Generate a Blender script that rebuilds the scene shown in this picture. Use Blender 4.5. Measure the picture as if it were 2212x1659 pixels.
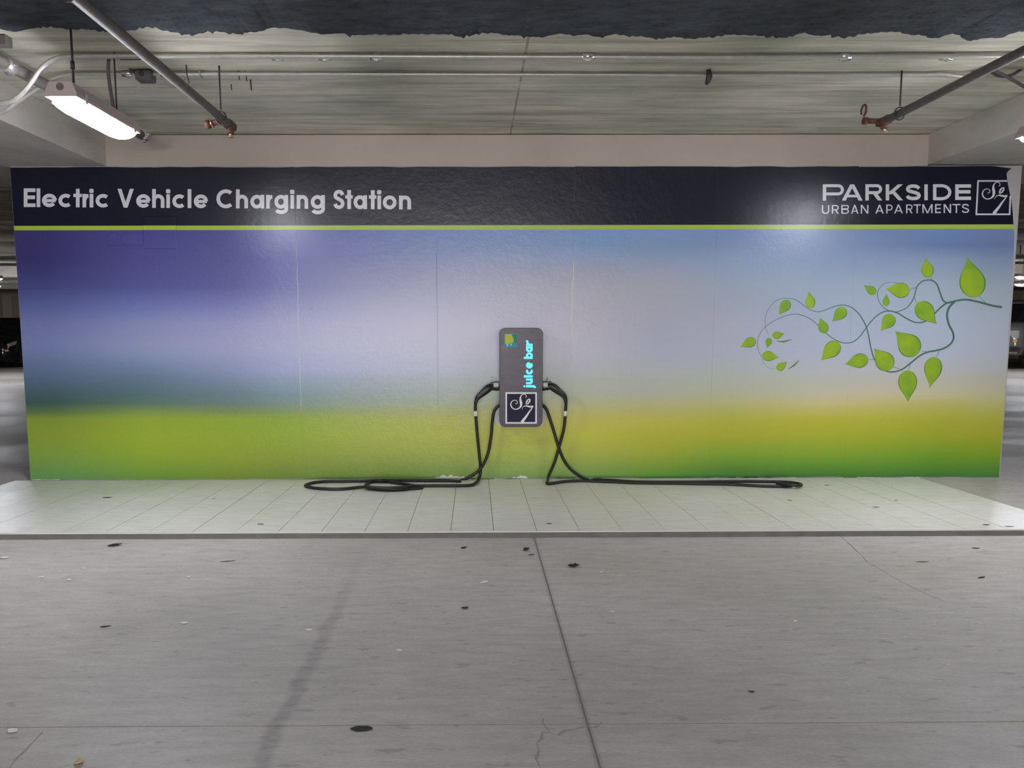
import bpy, math, random
import numpy as np
from mathutils import Vector, Matrix
random.seed(7)

# ------------------------------------------------------------------ clear
for o in list(bpy.data.objects):
    bpy.data.objects.remove(o, do_unlink=True)
SC = bpy.context.scene
COL = SC.collection

# ------------------------------------------------------------------ camera
# x right along the mural wall, y into the wall (wall face is y = 0), z up
FPX, PCX, PCY = 1634.0, 1035.0, 882.0           # focal length and optical centre in 2212x1659 pixels
CAM = np.array([0.0, -5.403, 1.096])
YAW, PITCH, ROLL = 0.00629, 0.10564, 0.0023
def _rot():
    c, s = math.cos, math.sin
    fw = np.array([s(YAW)*c(PITCH), c(YAW)*c(PITCH), -s(PITCH)])
    r = np.array([c(YAW), -s(YAW), 0]); d = np.cross(fw, r)
    return np.array([c(ROLL)*r+s(ROLL)*d, -s(ROLL)*r+c(ROLL)*d, fw])
RM = _rot()
cam_data = bpy.data.cameras.new('camera')
cam = bpy.data.objects.new('camera', cam_data); COL.objects.link(cam)
cam_data.sensor_fit = 'HORIZONTAL'; cam_data.sensor_width = 36.0
cam_data.lens = FPX/2212*36.0
cam_data.shift_x = (1106-PCX)/2212
cam_data.shift_y = (PCY-829.5)/2212
cam_data.clip_start = 0.05; cam_data.clip_end = 200
m = Matrix.Identity(4)
for i in range(3):
    m[i][0] = RM[0][i]; m[i][1] = -RM[1][i]; m[i][2] = -RM[2][i]; m[i][3] = CAM[i]
cam.matrix_world = m
SC.camera = cam

# ------------------------------------------------------------------ world, exposure
SKY = 9.5           # overcast daylight seen through the vehicle entrance behind the camera
LAMP = 62.0         # radiance of a garage lamp diffuser
SC.view_settings.view_transform = 'Standard'
SC.view_settings.look = 'None'
SC.view_settings.exposure = 0.85
SC.view_settings.gamma = 1.0
SC.view_settings.use_curve_mapping = False
wd = bpy.data.worlds.new('World'); SC.world = wd; wd.use_nodes = True
bg = wd.node_tree.nodes['Background']
bg.inputs[0].default_value = (1.0, 0.965, 0.96, 1); bg.inputs[1].default_value = SKY
# portal that guides daylight sampling through the entrance opening
OPEN_Y, OPEN_X0, OPEN_X1, OPEN_Z = -13.0, -3.9, 2.3, 2.38
pl = bpy.data.lights.new('vehicle_entrance_offscreen', 'AREA'); pl.shape = 'RECTANGLE'
pl.size = OPEN_X1-OPEN_X0; pl.size_y = OPEN_Z
pl.cycles.is_portal = True
po = bpy.data.objects.new('vehicle_entrance_offscreen', pl); COL.objects.link(po)
po.location = ((OPEN_X0+OPEN_X1)/2, OPEN_Y-0.05, OPEN_Z/2)
po.rotation_euler = (math.radians(90), 0, 0)

# ------------------------------------------------------------------ layout helpers
def ray(px, py):
    return RM.T @ np.array([(px-PCX)/FPX, (py-PCY)/FPX, 1.0])
def on_y(px, py, y=0.0):
    v = ray(px, py); p = CAM+v*((y-CAM[1])/v[1]); return Vector(p)
def on_z(px, py, z=0.0):
    v = ray(px, py); p = CAM+v*((z-CAM[2])/v[2]); return Vector(p)

# ------------------------------------------------------------------ materials
def lin(c):
    return tuple((x/12.92 if x <= 0.04045 else ((x+0.055)/1.055)**2.4) for x in (v/255.0 for v in c))
MATS = {}
def mat(name, rgb=(0.5, 0.5, 0.5), rough=0.6, metal=0.0, spec=0.5, emit=None, estr=1.0, srgb=False):
    if name in MATS: return MATS[name]
    M = bpy.data.materials.new(name); M.use_nodes = True; MATS[name] = M
    b = M.node_tree.nodes['Principled BSDF']
    c = lin(rgb) if srgb else rgb
    b.inputs['Base Color'].default_value = (*c, 1)
    b.inputs['Roughness'].default_value = rough
    b.inputs['Metallic'].default_value = metal
    b.inputs['Specular IOR Level'].default_value = spec
    if emit:
        b.inputs['Emission Color'].default_value = (*emit, 1)
        b.inputs['Emission Strength'].default_value = estr
    return M
class NT:
    """small node-tree writer"""
    def __init__(s, M):
        s.t = M.node_tree; s.n = s.t.nodes; s.b = s.n['Principled BSDF']
    def add(s, kind, **kw):
        n = s.n.new(kind)
        for k, v in kw.items(): setattr(n, k, v)
        return n
    def link(s, a, b): s.t.links.new(a, b)
    def coords(s, scale=(1, 1, 1), loc=(0, 0, 0)):
        tc = s.add('ShaderNodeTexCoord'); mp = s.add('ShaderNodeMapping')
        mp.inputs['Scale'].default_value = scale; mp.inputs['Location'].default_value = loc
        s.link(tc.outputs['Object'], mp.inputs['Vector']); return mp.outputs['Vector']
    def noise(s, vec, scale=5, detail=4, rough=0.55, dist=0):
        n = s.add('ShaderNodeTexNoise')
        n.inputs['Scale'].default_value = scale; n.inputs['Detail'].default_value = detail
        n.inputs['Roughness'].default_value = rough; n.inputs['Distortion'].default_value = dist
        s.link(vec, n.inputs['Vector']); return n.outputs['Fac']
    def ramp(s, fac, stops, interp='LINEAR'):
        r = s.add('ShaderNodeValToRGB'); cr = r.color_ramp; cr.interpolation = interp
        while len(cr.elements) < len(stops): cr.elements.new(0.5)
        for e, (p, c) in zip(cr.elements, stops):
            e.position = p; e.color = (*c, 1) if len(c) == 3 else c
        s.link(fac, r.inputs['Fac']); return r.outputs['Color']
    def mix(s, fac, a, b, mode='MIX'):
        n = s.add('ShaderNodeMix', data_type='RGBA', blend_type=mode)
        if hasattr(fac, 'node'): s.link(fac, n.inputs[0])
        else: n.inputs[0].default_value = fac
        for v, i in ((a, 6), (b, 7)):
            if hasattr(v, 'node'): s.link(v, n.inputs[i])
            else: n.inputs[i].default_value = (*v, 1) if len(v) == 3 else v
        return n.outputs[2]
    def math(s, op, a, b=0.0, clamp=False):
        n = s.add('ShaderNodeMath', operation=op, use_clamp=clamp)
        for v, i in ((a, 0), (b, 1)):
            if hasattr(v, 'node'): s.link(v, n.inputs[i])
            else: n.inputs[i].default_value = v
        return n.outputs[0]
    def maprange(s, v, a, b, c=0, d=1, smooth=True):
        n = s.add('ShaderNodeMapRange', interpolation_type='SMOOTHSTEP' if smooth else 'LINEAR')
        s.link(v, n.inputs[0])
        for i, x in zip((1, 2, 3, 4), (a, b, c, d)): n.inputs[i].default_value = x
        return n.outputs[0]
    def sep(s, vec):
        n = s.add('ShaderNodeSeparateXYZ'); s.link(vec, n.inputs[0]); return n.outputs
    def bump(s, h, strength=0.3, dist=0.01):
        n = s.add('ShaderNodeBump'); n.inputs['Strength'].default_value = strength
        n.inputs['Distance'].default_value = dist
        s.link(h, n.inputs['Height']); s.link(n.outputs[0], s.b.inputs['Normal'])
    def base(s, c): s.link(c, s.b.inputs['Base Color'])

def concrete_ceiling():
    M = mat('board_formed_concrete', rough=0.85, spec=0.25); t = NT(M)
    v = t.coords((0.5, 6.0, 3.0)); a = t.noise(v, 2.2, 8, 0.68, 0.5)
    v2 = t.coords((1.0, 1.6, 1.0)); b = t.noise(v2, 1.3, 4, 0.55)
    v3 = t.coords((1.2, 22, 9)); g = t.noise(v3, 5, 5, 0.65)
    c1 = t.ramp(a, [(0.28, (0.36, 0.35, 0.30)), (0.5, (0.66, 0.64, 0.575)), (0.72, (0.84, 0.82, 0.75))])
    c2 = t.ramp(b, [(0.32, (0.72, 0.76, 0.70)), (0.62, (1.08, 1.04, 0.98))])
    c = t.mix(1.0, c1, c2, 'MULTIPLY')
    c3 = t.ramp(g, [(0.3, (0.85, 0.85, 0.84)), (0.6, (1.06, 1.06, 1.06))])
    c = t.mix(0.8, c, c3, 'MULTIPLY')
    # form-sheet seams
    tc = t.coords(); s = t.sep(tc)
    seam = None
    for out, pos, w in ((s[0], 0.255, 0.006), (s[1], -1.02, 0.004)):
        d = t.math('ABSOLUTE', t.math('SUBTRACT', out, pos))
        k = t.maprange(d, w*0.4, w*1.6, 1, 0)
        seam = k if seam is None else t.math('MAXIMUM', seam, k)
    sn = t.noise(t.coords((3, 3, 3)), 3, 3)
    seam = t.math('MULTIPLY', seam, t.maprange(sn, 0.4, 0.6, 0.15, 0.6))
    c = t.mix(seam, c, (0.13, 0.125, 0.11))
    t.base(c); t.bump(a, 0.25, 0.02); return M
def concrete_floor():
    M = mat('floor_concrete', rough=0.55, spec=0.4); t = NT(M)
    tc = t.coords(); s = t.sep(tc)
    b = t.noise(t.coords((0.55, 0.8, 1)), 1.0, 5, 0.6)
    st = t.noise(t.coords((2.2, 9.0, 1)), 2.6, 6, 0.7)
    fine = t.noise(t.coords((14, 50, 1)), 4, 4, 0.7)
    sp = t.noise(t.coords((6.0, 15.0, 1)), 1.9, 3, 0.5)
    c = t.ramp(b, [(0.3, (0.47, 0.435, 0.40)), (0.5, (0.56, 0.525, 0.485)), (0.72, (0.63, 0.60, 0.56))])
    c = t.mix(0.55, c, t.ramp(st, [(0.32, (0.72, 0.72, 0.72)), (0.62, (1.1, 1.1, 1.1))]), 'MULTIPLY')
    c = t.mix(0.7, c, t.ramp(fine, [(0.3, (0.8, 0.8, 0.8)), (0.65, (1.1, 1.1, 1.1))]), 'MULTIPLY')
    c = t.mix(t.maprange(sp, 0.62, 0.70, 0, 0.36), c, (0.17, 0.155, 0.145))
    # worn tyre line beside the saw-cut, and the band along it
    wob = t.math('MULTIPLY', t.math('SUBTRACT', t.noise(t.coords((1.5, 3, 1)), 2.0, 3), 0.5), 0.10)
    d = t.math('ABSOLUTE', t.math('ADD', t.math('ADD', s[0], 0.545), wob))
    k = t.maprange(d, 0.008, 0.040, 1, 0)
    k = t.math('MULTIPLY', k, t.maprange(s[1], -3.0, -1.9, 0.55, 0.12))
    k = t.math('MULTIPLY', k, t.maprange(s[1], -1.75, -1.55, 1, 0))
    k = t.math('MULTIPLY', k, t.maprange(st, 0.3, 0.6, 1.0, 0.55))
    c = t.mix(k, c, (0.17, 0.155, 0.145))
    d2 = t.math('ABSOLUTE', t.math('SUBTRACT', s[0], 0.312))
    c = t.mix(t.maprange(d2, 0.004, 0.016, 0.32, 0), c, (0.17, 0.155, 0.145))
    t.base(c)
    r = t.maprange(b, 0.3, 0.7, 0.42, 0.6); t.link(r, t.b.inputs['Roughness'])
    t.bump(fine, 0.12, 0.004); return M
def pad_mat():
    M = mat('pale_pad_surface', rough=0.42, spec=0.45); t = NT(M)
    st = t.noise(t.coords((2.0, 16.0, 1)), 3, 6, 0.65)
    b = t.noise(t.coords((0.8, 1.2, 1)), 1.4, 4, 0.5)
    c = t.ramp(b, [(0.3, (0.75, 0.735, 0.68)), (0.7, (0.84, 0.825, 0.78))])
    c = t.mix(0.7, c, t.ramp(st, [(0.3, (0.76, 0.75, 0.73)), (0.55, (1.03, 1.03, 1.03))]), 'MULTIPLY')
    sp = t.noise(t.coords((4, 12, 1)), 3.1, 3)
    c = t.mix(t.maprange(sp, 0.69, 0.74, 0, 0.6), c, (0.2, 0.19, 0.17))
    t.base(c); t.link(t.maprange(b, 0.3, 0.7, 0.30, 0.38), t.b.inputs['Roughness']); t.bump(st, 0.08, 0.004); return M
def noisy(name, rgb, rough=0.7, amt=0.25, scale=(3, 3, 3), ns=3.0, spec=0.4, metal=0.0, bump=0.1, bd=0.01, srgb=False):
    M = mat(name, rgb, rough, metal, spec, srgb=srgb); t = NT(M)
    c0 = lin(rgb) if srgb else rgb
    n = t.noise(t.coords(scale), ns, 6, 0.62)
    t.base(t.ramp(n, [(0.3, tuple(x*(1-amt) for x in c0)), (0.7, tuple(min(1, x*(1+amt)) for x in c0))]))
    if bump: t.bump(n, bump, bd)
    return M
def insulation_mat():
    M = mat('charcoal_sprayed_insulation', rough=0.92, spec=0.2); t = NT(M)
    n = t.noise(t.coords((1.0, 2.2, 1.5)), 9, 8, 0.7, 0.4); b = t.noise(t.coords((0.6, 0.9, 1)), 1.5, 3)
    c = t.ramp(n, [(0.3, (0.060, 0.066, 0.076)), (0.7, (0.14, 0.155, 0.175))])
    c = t.mix(0.7, c, t.ramp(b, [(0.3, (0.75, 0.75, 0.72)), (0.7, (1.2, 1.25, 1.35))]), 'MULTIPLY')
    t.base(c); t.bump(n, 0.9, 0.03); return M

# --- the printed mural: a grid of ink colours with some lamp light in them (columns along the wall, rows up it)
INK = {     # picture column: (picture row, ink colour) from heading rule down to the grass
 110: [(500,56,52,104),(560,54,50,102),(620,66,70,120),(660,85,95,145),(700,106,114,160),(740,112,122,166),(760,108,120,160),(800,92,108,138),(820,82,102,122),(850,68,92,100),(870,62,88,84),(890,88,112,70),(905,124,142,56),(940,130,150,54),(980,122,152,62),(1030,98,142,82)],
 305: [(500,68,68,132),(560,74,72,130),(620,76,82,136),(660,100,108,162),(700,122,130,170),(740,132,138,172),(760,128,138,172),(800,104,122,146),(820,92,112,130),(850,80,106,110),(870,84,110,98),(890,118,140,70),(905,136,156,52),(940,140,160,46),(980,134,158,46),(1030,104,142,58)],
 510: [(500,72,76,134),(560,76,80,134),(620,84,86,140),(660,108,114,162),(700,136,138,176),(740,144,146,178),(760,142,146,178),(800,126,136,168),(820,114,128,152),(850,98,118,126),(870,98,116,112),(890,112,128,76),(905,128,150,44),(940,132,152,44),(980,130,148,44),(1030,108,132,42)],
 610: [(500,84,88,148),(560,82,86,146),(620,98,104,154),(660,124,128,168),(700,146,146,180),(740,152,154,182),(760,150,154,184),(800,142,148,182),(820,126,140,162),(850,110,132,140),(870,110,130,124),(890,118,136,80),(905,126,150,44),(940,132,154,44),(980,128,144,44),(1030,100,124,46)],
 1285: [(500,110,140,188),(530,114,142,180),(560,134,148,178),(590,148,150,170),(620,156,158,172),(700,166,164,178),(760,168,168,180),(800,164,168,170),(820,162,168,160),(850,162,168,148),(870,168,170,130),(890,174,170,100),(905,176,172,76),(940,176,176,56),(980,156,168,64),(1030,110,148,76)],
 1425: [(500,116,142,186),(530,116,142,172),(560,132,148,176),(590,150,154,174),(620,156,158,170),(700,158,160,176),(760,160,164,180),(800,164,168,170),(820,162,168,160),(850,166,168,150),(870,168,168,128),(890,172,168,100),(905,174,170,76),(940,164,166,48),(980,148,160,52),(1030,84,140,54)],
 1580: [(500,110,132,178),(530,118,136,170),(560,130,148,176),(620,144,156,174),(660,150,158,172),(700,158,160,176),(760,160,164,178),(800,160,168,166),(820,164,168,156),(850,166,168,142),(870,168,168,116),(890,166,166,90),(905,164,164,66),(940,158,160,48),(980,120,154,48),(1030,60,114,54)],
 1780: [(500,116,134,168),(560,124,142,172),(620,142,156,174),(660,146,158,176),(700,150,160,178),(760,156,164,180),(800,164,168,170),(820,166,168,160),(850,176,172,148),(870,178,172,126),(890,174,168,90),(905,166,164,58),(940,152,160,48),(980,122,150,44),(1010,86,132,46),(1030,60,110,46)],
 2035: [(500,100,126,166),(530,96,116,158),(560,124,140,166),(620,146,158,170),(700,152,164,180),(760,158,166,180),(800,166,168,170),(820,168,168,156),(850,176,172,140),(870,170,166,100),(890,162,162,74),(905,156,158,56),(940,144,156,44),(980,108,146,42),(1010,82,130,46),(1030,60,112,50)],
 2130: [(500,104,120,160),(530,96,114,150),(560,116,132,156),(620,140,152,164),(700,152,162,174),(760,158,164,176),(800,162,164,164),(820,164,164,150),(850,170,168,136),(870,168,166,110),(890,162,162,80),(905,158,158,62),(940,150,156,46),(980,116,148,40),(1010,88,132,50),(1030,64,118,60)],
}
INK_GAIN = 1.33
def mural_mat():
    M = mat('printed_mural_vinyl', rough=0.2, spec=0.5); t = NT(M)
    tc = t.coords(); s = t.sep(tc)
    xs = [on_y(px, 760).x for px in INK]
    cols = []
    for px, rows in INK.items():
        stops = []
        for (py, *rgb) in rows[::-1]:
            stops.append((max(0.0, on_y(px, py).z/2.2), tuple(min(0.92, v*INK_GAIN) for v in lin(rgb))))
        zf = t.math('DIVIDE', s[2], 2.2)
        cols.append(t.ramp(zf, stops))
    c = cols[0]
    for i in range(1, len(cols)):
        c = t.mix(t.maprange(s[0], xs[i-1], xs[i], 0, 1, smooth=False), c, cols[i])
    # navy heading band and its lime rule
    zb0, zb1 = 1.782, 1.812
    navy = (0.0075, 0.0085, 0.023)
    c = t.mix(t.maprange(s[2], zb1-0.0015, zb1+0.0015, 0, 1, False), c, navy)
    k = t.math('MULTIPLY', t.maprange(s[2], zb0-0.0015, zb0+0.0015, 0, 1, False), t.maprange(s[2], zb1-0.0015, zb1+0.0015, 1, 0, False))
    c = t.mix(k, c, (0.40, 0.55, 0.06))
    t.base(c)
    n = t.noise(t.coords((1, 1, 1)), 26, 5, 0.6); n2 = t.noise(t.coords((1, 1, 1)), 3.0, 2)
    t.bump(t.math('ADD', n, t.math('MULTIPLY', n2, 2.0)), 0.12, 0.010)
    t.b.inputs['Roughness'].default_value = 0.28
    t.b.inputs['Specular IOR Level'].default_value = 0.40
    return M
M_CEIL = concrete_ceiling(); M_FLOOR = concrete_floor(); M_PAD = pad_mat(); M_INS = insulation_mat(); M_MURAL = mural_mat()
M_HEAD = noisy('beige_painted_beam', (0.44, 0.385, 0.34), 0.6, 0.06, (0.8, 1, 1), 2.0, 0.3)
M_BEAM = noisy('grey_painted_concrete', (0.52, 0.485, 0.445), 0.75, 0.14, (1.5, 1.0, 2), 2.5, 0.3)
M_WALL = noisy('bare_grey_wall_paint', (0.40, 0.39, 0.385), 0.65, 0.08, (2, 2, 2), 3, 0.3)
M_JOINT = mat('dark_joint_filler', (0.27, 0.24, 0.215), 0.9)
M_EDGE = noisy('grey_pad_edge', (0.20, 0.19, 0.18), 0.7, 0.15, (3, 3, 3), 4)
M_PIPE = noisy('dull_grey_steel_pipe', (0.17, 0.15, 0.135), 0.62, 0.2, (2, 8, 8), 4, 0.4, 0.1)
M_GALV = noisy('galvanised_conduit', (0.50, 0.49, 0.46), 0.38, 0.12, (4, 4, 4), 6, 0.5, 0.55)
M_BRIGHT = mat('bright_zinc_fitting', (0.75, 0.74, 0.72), 0.25, 0.9)
M_RUST = noisy('rust_red_fitting', (0.12, 0.045, 0.032), 0.55, 0.4, (20, 20, 20), 2)
M_BRASS = mat('brass_sprinkler_tip', (0.75, 0.52, 0.28), 0.3, 0.9)
M_DARKMET = mat('dark_steel', (0.055, 0.05, 0.05), 0.5, 0.4)
M_FLEX = mat('dark_grey_flexible_conduit', (0.10, 0.095, 0.10), 0.5)
M_LAMPH = mat('pinkish_grey_lamp_housing', (0.50, 0.42, 0.42), 0.5)
M_LENS = mat('glowing_lamp_diffuser', (0.9, 0.9, 0.9), 0.4, emit=(0.955, 0.975, 1.05), estr=LAMP)
M_INKWHITE = mat('white_print', (0.68, 0.68, 0.73), 0.3)
M_INKLIME = mat('lime_print', (0.40, 0.55, 0.06), 0.3)
M_STEM = mat('grey_green_stem_print', (0.075, 0.16, 0.12), 0.3)
M_LEAFEDGE = mat('dark_leaf_edge_print', (0.10, 0.22, 0.06), 0.3)
def leaf_print():
    M = mat('green_leaf_print', rough=0.3); t = NT(M)
    n = t.noise(t.coords((1, 1, 1)), 7, 2, 0.5)
    t.base(t.ramp(n, [(0.35, (0.19, 0.37, 0.035)), (0.65, (0.32, 0.47, 0.03))])); return M
M_LEAF = leaf_print()
M_WHITE = mat('torn_white_backing', (0.78, 0.77, 0.70), 0.6)

# ------------------------------------------------------------------ mesh builder
class MB:
    def __init__(s): s.v = []; s.f = []; s.m = []; s.mats = []; s.smooth = []
    def mi(s, M):
        if M not in s.mats: s.mats.append(M)
        return s.mats.index(M)
    def face(s, idx, M, smooth=False): s.f.append(tuple(idx)); s.m.append(s.mi(M)); s.smooth.append(smooth)
    def addv(s, pts):
        k = len(s.v); s.v += [tuple(p) for p in pts]; return k
    def box(s, lo, hi, M, bevel=0.0):
        (x0, y0, z0), (x1, y1, z1) = lo, hi
        if bevel > 0:
            return s.bbox(lo, hi, M, bevel)
        k = s.addv([(x0,y0,z0),(x1,y0,z0),(x1,y1,z0),(x0,y1,z0),(x0,y0,z1),(x1,y0,z1),(x1,y1,z1),(x0,y1,z1)])
        for q in ((0,3,2,1),(4,5,6,7),(0,1,5,4),(1,2,6,5),(2,3,7,6),(3,0,4,7)): s.face([k+i for i in q], M)
        return s
    def bbox(s, lo, hi, M, b):
        # chamfered box: convex hull of 24 points
        import bmesh
        bm = bmesh.new()
        (x0,y0,z0),(x1,y1,z1) = lo, hi
        for sx in (0,1):
            for sy in (0,1):
                for sz in (0,1):
                    X=(x0,x1)[sx]; Y=(y0,y1)[sy]; Z=(z0,z1)[sz]
                    dx=b if sx==0 else -b; dy=b if sy==0 else -b; dz=b if sz==0 else -b
                    bm.verts.new((X,Y+dy,Z+dz)); bm.verts.new((X+dx,Y,Z+dz)); bm.verts.new((X+dx,Y+dy,Z))
        bmesh.ops.convex_hull(bm, input=bm.verts)
        bmesh.ops.dissolve_limit(bm, angle_limit=0.02, verts=bm.verts, edges=bm.edges)
        bm.verts.index_update()
        k = s.addv([v.co for v in bm.verts])
        for f in bm.faces: s.face([k+v.index for v in f.verts], M)
        bm.free(); return s
    def prism(s, pts, d, M, M2=None):
        """polygon pts (3D, planar) extruded by vector d; outer face is pts+d"""
        n = len(pts); d = Vector(d)
        k = s.addv(pts); s.addv([Vector(p)+d for p in pts])
        s.face(list(range(k, k+n))[::-1], M); s.face(list(range(k+n, k+2*n)), M)
        for i in range(n):
            j = (i+1) % n; s.face((k+i, k+j, k+n+j, k+n+i), M2 or M)
        return s
    def tube(s, path, r, M, n=10, closed=False, caps=True):
        path = [Vector(p) for p in path]; N = len(path)
        rs = r if isinstance(r, (list, tuple)) else [r]*N
        rings = []; up = None
        for i, p in enumerate(path):
            if closed: t = (path[(i+1) % N]-path[i-1])
            else: t = path[min(i+1, N-1)]-path[max(i-1, 0)]
            t.normalize()
            if up is None:
                up = Vector((0, 0, 1)) if abs(t.z) < 0.9 else Vector((1, 0, 0))
            a = t.cross(up)
            if a.length < 1e-6: a = t.orthogonal()
            a.normalize(); b = a.cross(t); b.normalize(); up = b
            rings.append(s.addv([p+a*(rs[i]*math.cos(2*math.pi*j/n))+b*(rs[i]*math.sin(2*math.pi*j/n)) for j in range(n)]))
        M_ = N if closed else N-1
        for i in range(M_):
            k0, k1 = rings[i], rings[(i+1) % N]
            for j in range(n):
                jj = (j+1) % n; s.face((k0+j, k0+jj, k1+jj, k1+j), M, True)
        if caps and not closed:
            s.face([rings[0]+j for j in range(n)][::-1], M); s.face([rings[-1]+j for j in range(n)], M)
        return s
    def loft(s, rings, M, caps=True, smooth=False, closed_ring=True):
        ks = [s.addv(r) for r in rings]; n = len(rings[0])
        for a, b in zip(ks, ks[1:]):
            for j in range(n if closed_ring else n-1):
                jj = (j+1) % n; s.face((a+j, a+jj, b+jj, b+j), M, smooth)
        if caps:
            s.face([ks[0]+j for j in range(n)][::-1], M); s.face([ks[-1]+j for j in range(n)], M)
        return s
    def disc(s, c, r, axis, t, M, n=20):
        """short cylinder at c along axis with thickness t"""
        a = Vector(axis).normalized(); return s.tube([Vector(c), Vector(c)+a*t], r, M, n)
    def build(s, name, parent=None, origin=None):
        me = bpy.data.meshes.new(name)
        o0 = Vector(origin) if origin is not None else (Vector(parent['_o']) if parent is not None and '_o' in parent else Vector((0, 0, 0)))
        me.from_pydata([tuple(Vector(v)-o0) for v in s.v], [], s.f)
        for M in s.mats: me.materials.append(M)
        for p, mi, sm in zip(me.polygons, s.m, s.smooth): p.material_index = mi; p.use_smooth = sm
        me.update()
        import bmesh
        bm = bmesh.new(); bm.from_mesh(me); bmesh.ops.recalc_face_normals(bm, faces=bm.faces); bm.to_mesh(me); bm.free()
        ob = bpy.data.objects.new(name, me); COL.objects.link(ob)
        ob['_o'] = tuple(o0)
        if parent is not None: ob.parent = parent
        elif origin is not None: ob.location = o0
        return ob
def tag(o, label=None, cat=None, group=None, kind=None):
    if label: o['label'] = label
    if cat: o['category'] = cat
    if group: o['group'] = group
    if kind: o['kind'] = kind
    return o
def thing(name, label, cat, loc=(0, 0, 0), group=None, kind=None):
    o = bpy.data.objects.new(name, None); COL.objects.link(o); o.location = loc; o['_o'] = tuple(loc)
    o.empty_display_size = 0.1
    return tag(o, label, cat, group, kind)
def copy_tree(o, parent=None):
    c = o.copy(); COL.objects.link(c)
    if parent is not None: c.parent = parent
    for ch in [x for x in bpy.data.objects if x.parent == o]: copy_tree(ch, c)
    return c
def smooth_path(pts, k=6):
    """Catmull-Rom through pts"""
    P = [Vector(p) for p in pts]; out = []
    for i in range(len(P)-1):
        p0 = P[max(i-1, 0)]; p1 = P[i]; p2 = P[i+1]; p3 = P[min(i+2, len(P)-1)]
        for j in range(k):
            u = j/k
            out.append(0.5*((2*p1)+(-p0+p2)*u+(2*p0-5*p1+4*p2-p3)*u*u+(-p0+3*p1-3*p2+p3)*u**3))
    out.append(P[-1]); return out

# ================================================================== SETTING
ZC = 2.432              # bay ceiling
ZS = 2.215              # dropped soffits beside the bay
XL, XR = -3.209, 3.827  # ends of the mural wall
BL, BR = -2.543, 3.165  # faces of the beams beside the bay

# floor: joint base and concrete panels with saw-cut joints
fl = tag(MB().box((-20, -22, -0.20), (20, 24, -0.002), M_JOINT).build('floor'), 'pale grey concrete garage floor with saw-cut joints', 'floor', kind='structure')
fx = [-20, -13.1, -6.4, 0.312, 7.0, 13.7, 20]; fy = [-22, -16.5, -10, -3.405, 3.2, 9.8, 16.4, 24]
for i in range(len(fx)-1):
    for j in range(len(fy)-1):
        g = 0.0028; gy = 0.0018
        MB().box((fx[i]+g, fy[j]+gy, -0.002), (fx[i+1]-g, fy[j+1]-gy, 0.0), M_FLOOR).build('concrete_panel', fl)

for pts in (((1174, 1553), (1172, 1562), (1180, 1572), (1190, 1584), (1172, 1582), (1170, 1596), (1160, 1604), (1164, 1622), (1158, 1640), (1168, 1659)),
            ((1190, 1584), (1205, 1588), (1222, 1578), (1240, 1576), (1262, 1570), (1285, 1572), (1300, 1560)),
            ((1812, 1156), (1832, 1172), (1850, 1190), (1862, 1200), (1872, 1214), (1885, 1220), (1905, 1232), (1945, 1256), (1990, 1278), (2040, 1300)),
            ((20, 1659), (34, 1640), (52, 1624), (72, 1602), (92, 1582))):
    P = [on_z(*p, 0.0) for p in pts]; up_ = []; dn_ = []
    for i, p in enumerate(P):
        w_ = 0.0016+0.0012*((i*7) % 3)
        up_.append((p.x-w_, p.y+w_, 0.0001)); dn_.append((p.x+w_, p.y-w_, 0.0001))
    cb = MB(); k_ = cb.addv(up_); k2_ = cb.addv(dn_); k3_ = cb.addv([(a_[0], a_[1], 0.0004) for a_ in up_]); k4_ = cb.addv([(a_[0], a_[1], 0.0004) for a_ in dn_])
    MC = mat('grimy_crack', (0.36, 0.33, 0.305), 0.9)
    for i in range(len(P)-1): cb.face((k3_+i, k3_+i+1, k4_+i+1, k4_+i), MC); cb.face((k_+i, k3_+i, k3_+i+1, k_+i+1), MC); cb.face((k2_+i, k2_+i+1, k4_+i+1, k4_+i), MC)
    cb.build('crack', fl)

# walls
wb = tag(MB().box((XL, 0.0, 0.0), (XR, 0.30, ZS), M_WALL).build('wall_back'), 'free-standing grey concrete wall behind the printed mural', 'wall', kind='structure')
hd = tag(MB().box((BL, 0.0, ZS+0.001), (BR, 0.30, ZC-0.006), M_HEAD).build('wall_header'), 'smooth beige painted beam face above the mural', 'beam', kind='structure')
tag(MB().box((-20.2, -22, -0.15), (-20, 24, 2.9), M_BEAM).build('wall_left'), 'grey concrete garage wall beyond the parked black car', 'wall', kind='structure')
tag(MB().box((20, -22, -0.15), (20.2, 24, 2.9), M_BEAM).build('wall_right'), 'grey concrete garage wall beyond the silver pickup truck', 'wall', kind='structure')
M_FAR = noisy('far_beige_wall', (0.50, 0.42, 0.33), 0.7, 0.08)
M_CREAM = mat('cream_trim_paint', (0.72, 0.66, 0.55), 0.6)
wf = tag(MB().box((-20, 21.0, 0), (20, 21.4, 2.9), M_FAR).build('wall_far'), 'beige garage wall with cream pilasters behind the parked cars', 'wall', kind='structure')
xx = -19.2
while xx < 19.5:
    MB().box((xx-0.16, 20.85, 0), (xx+0.16, 21.0, 2.45), M_CREAM).build('pilaster', wf)
    MB().box((xx+0.16, 20.90, 1.35), (xx+1.44, 21.0, 1.50), M_CREAM).build('rail', wf)
    MB().box((xx+0.16, 20.90, 2.25), (xx+1.44, 21.0, 2.45), M_CREAM).build('rail', wf)
    xx += 1.6
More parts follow.
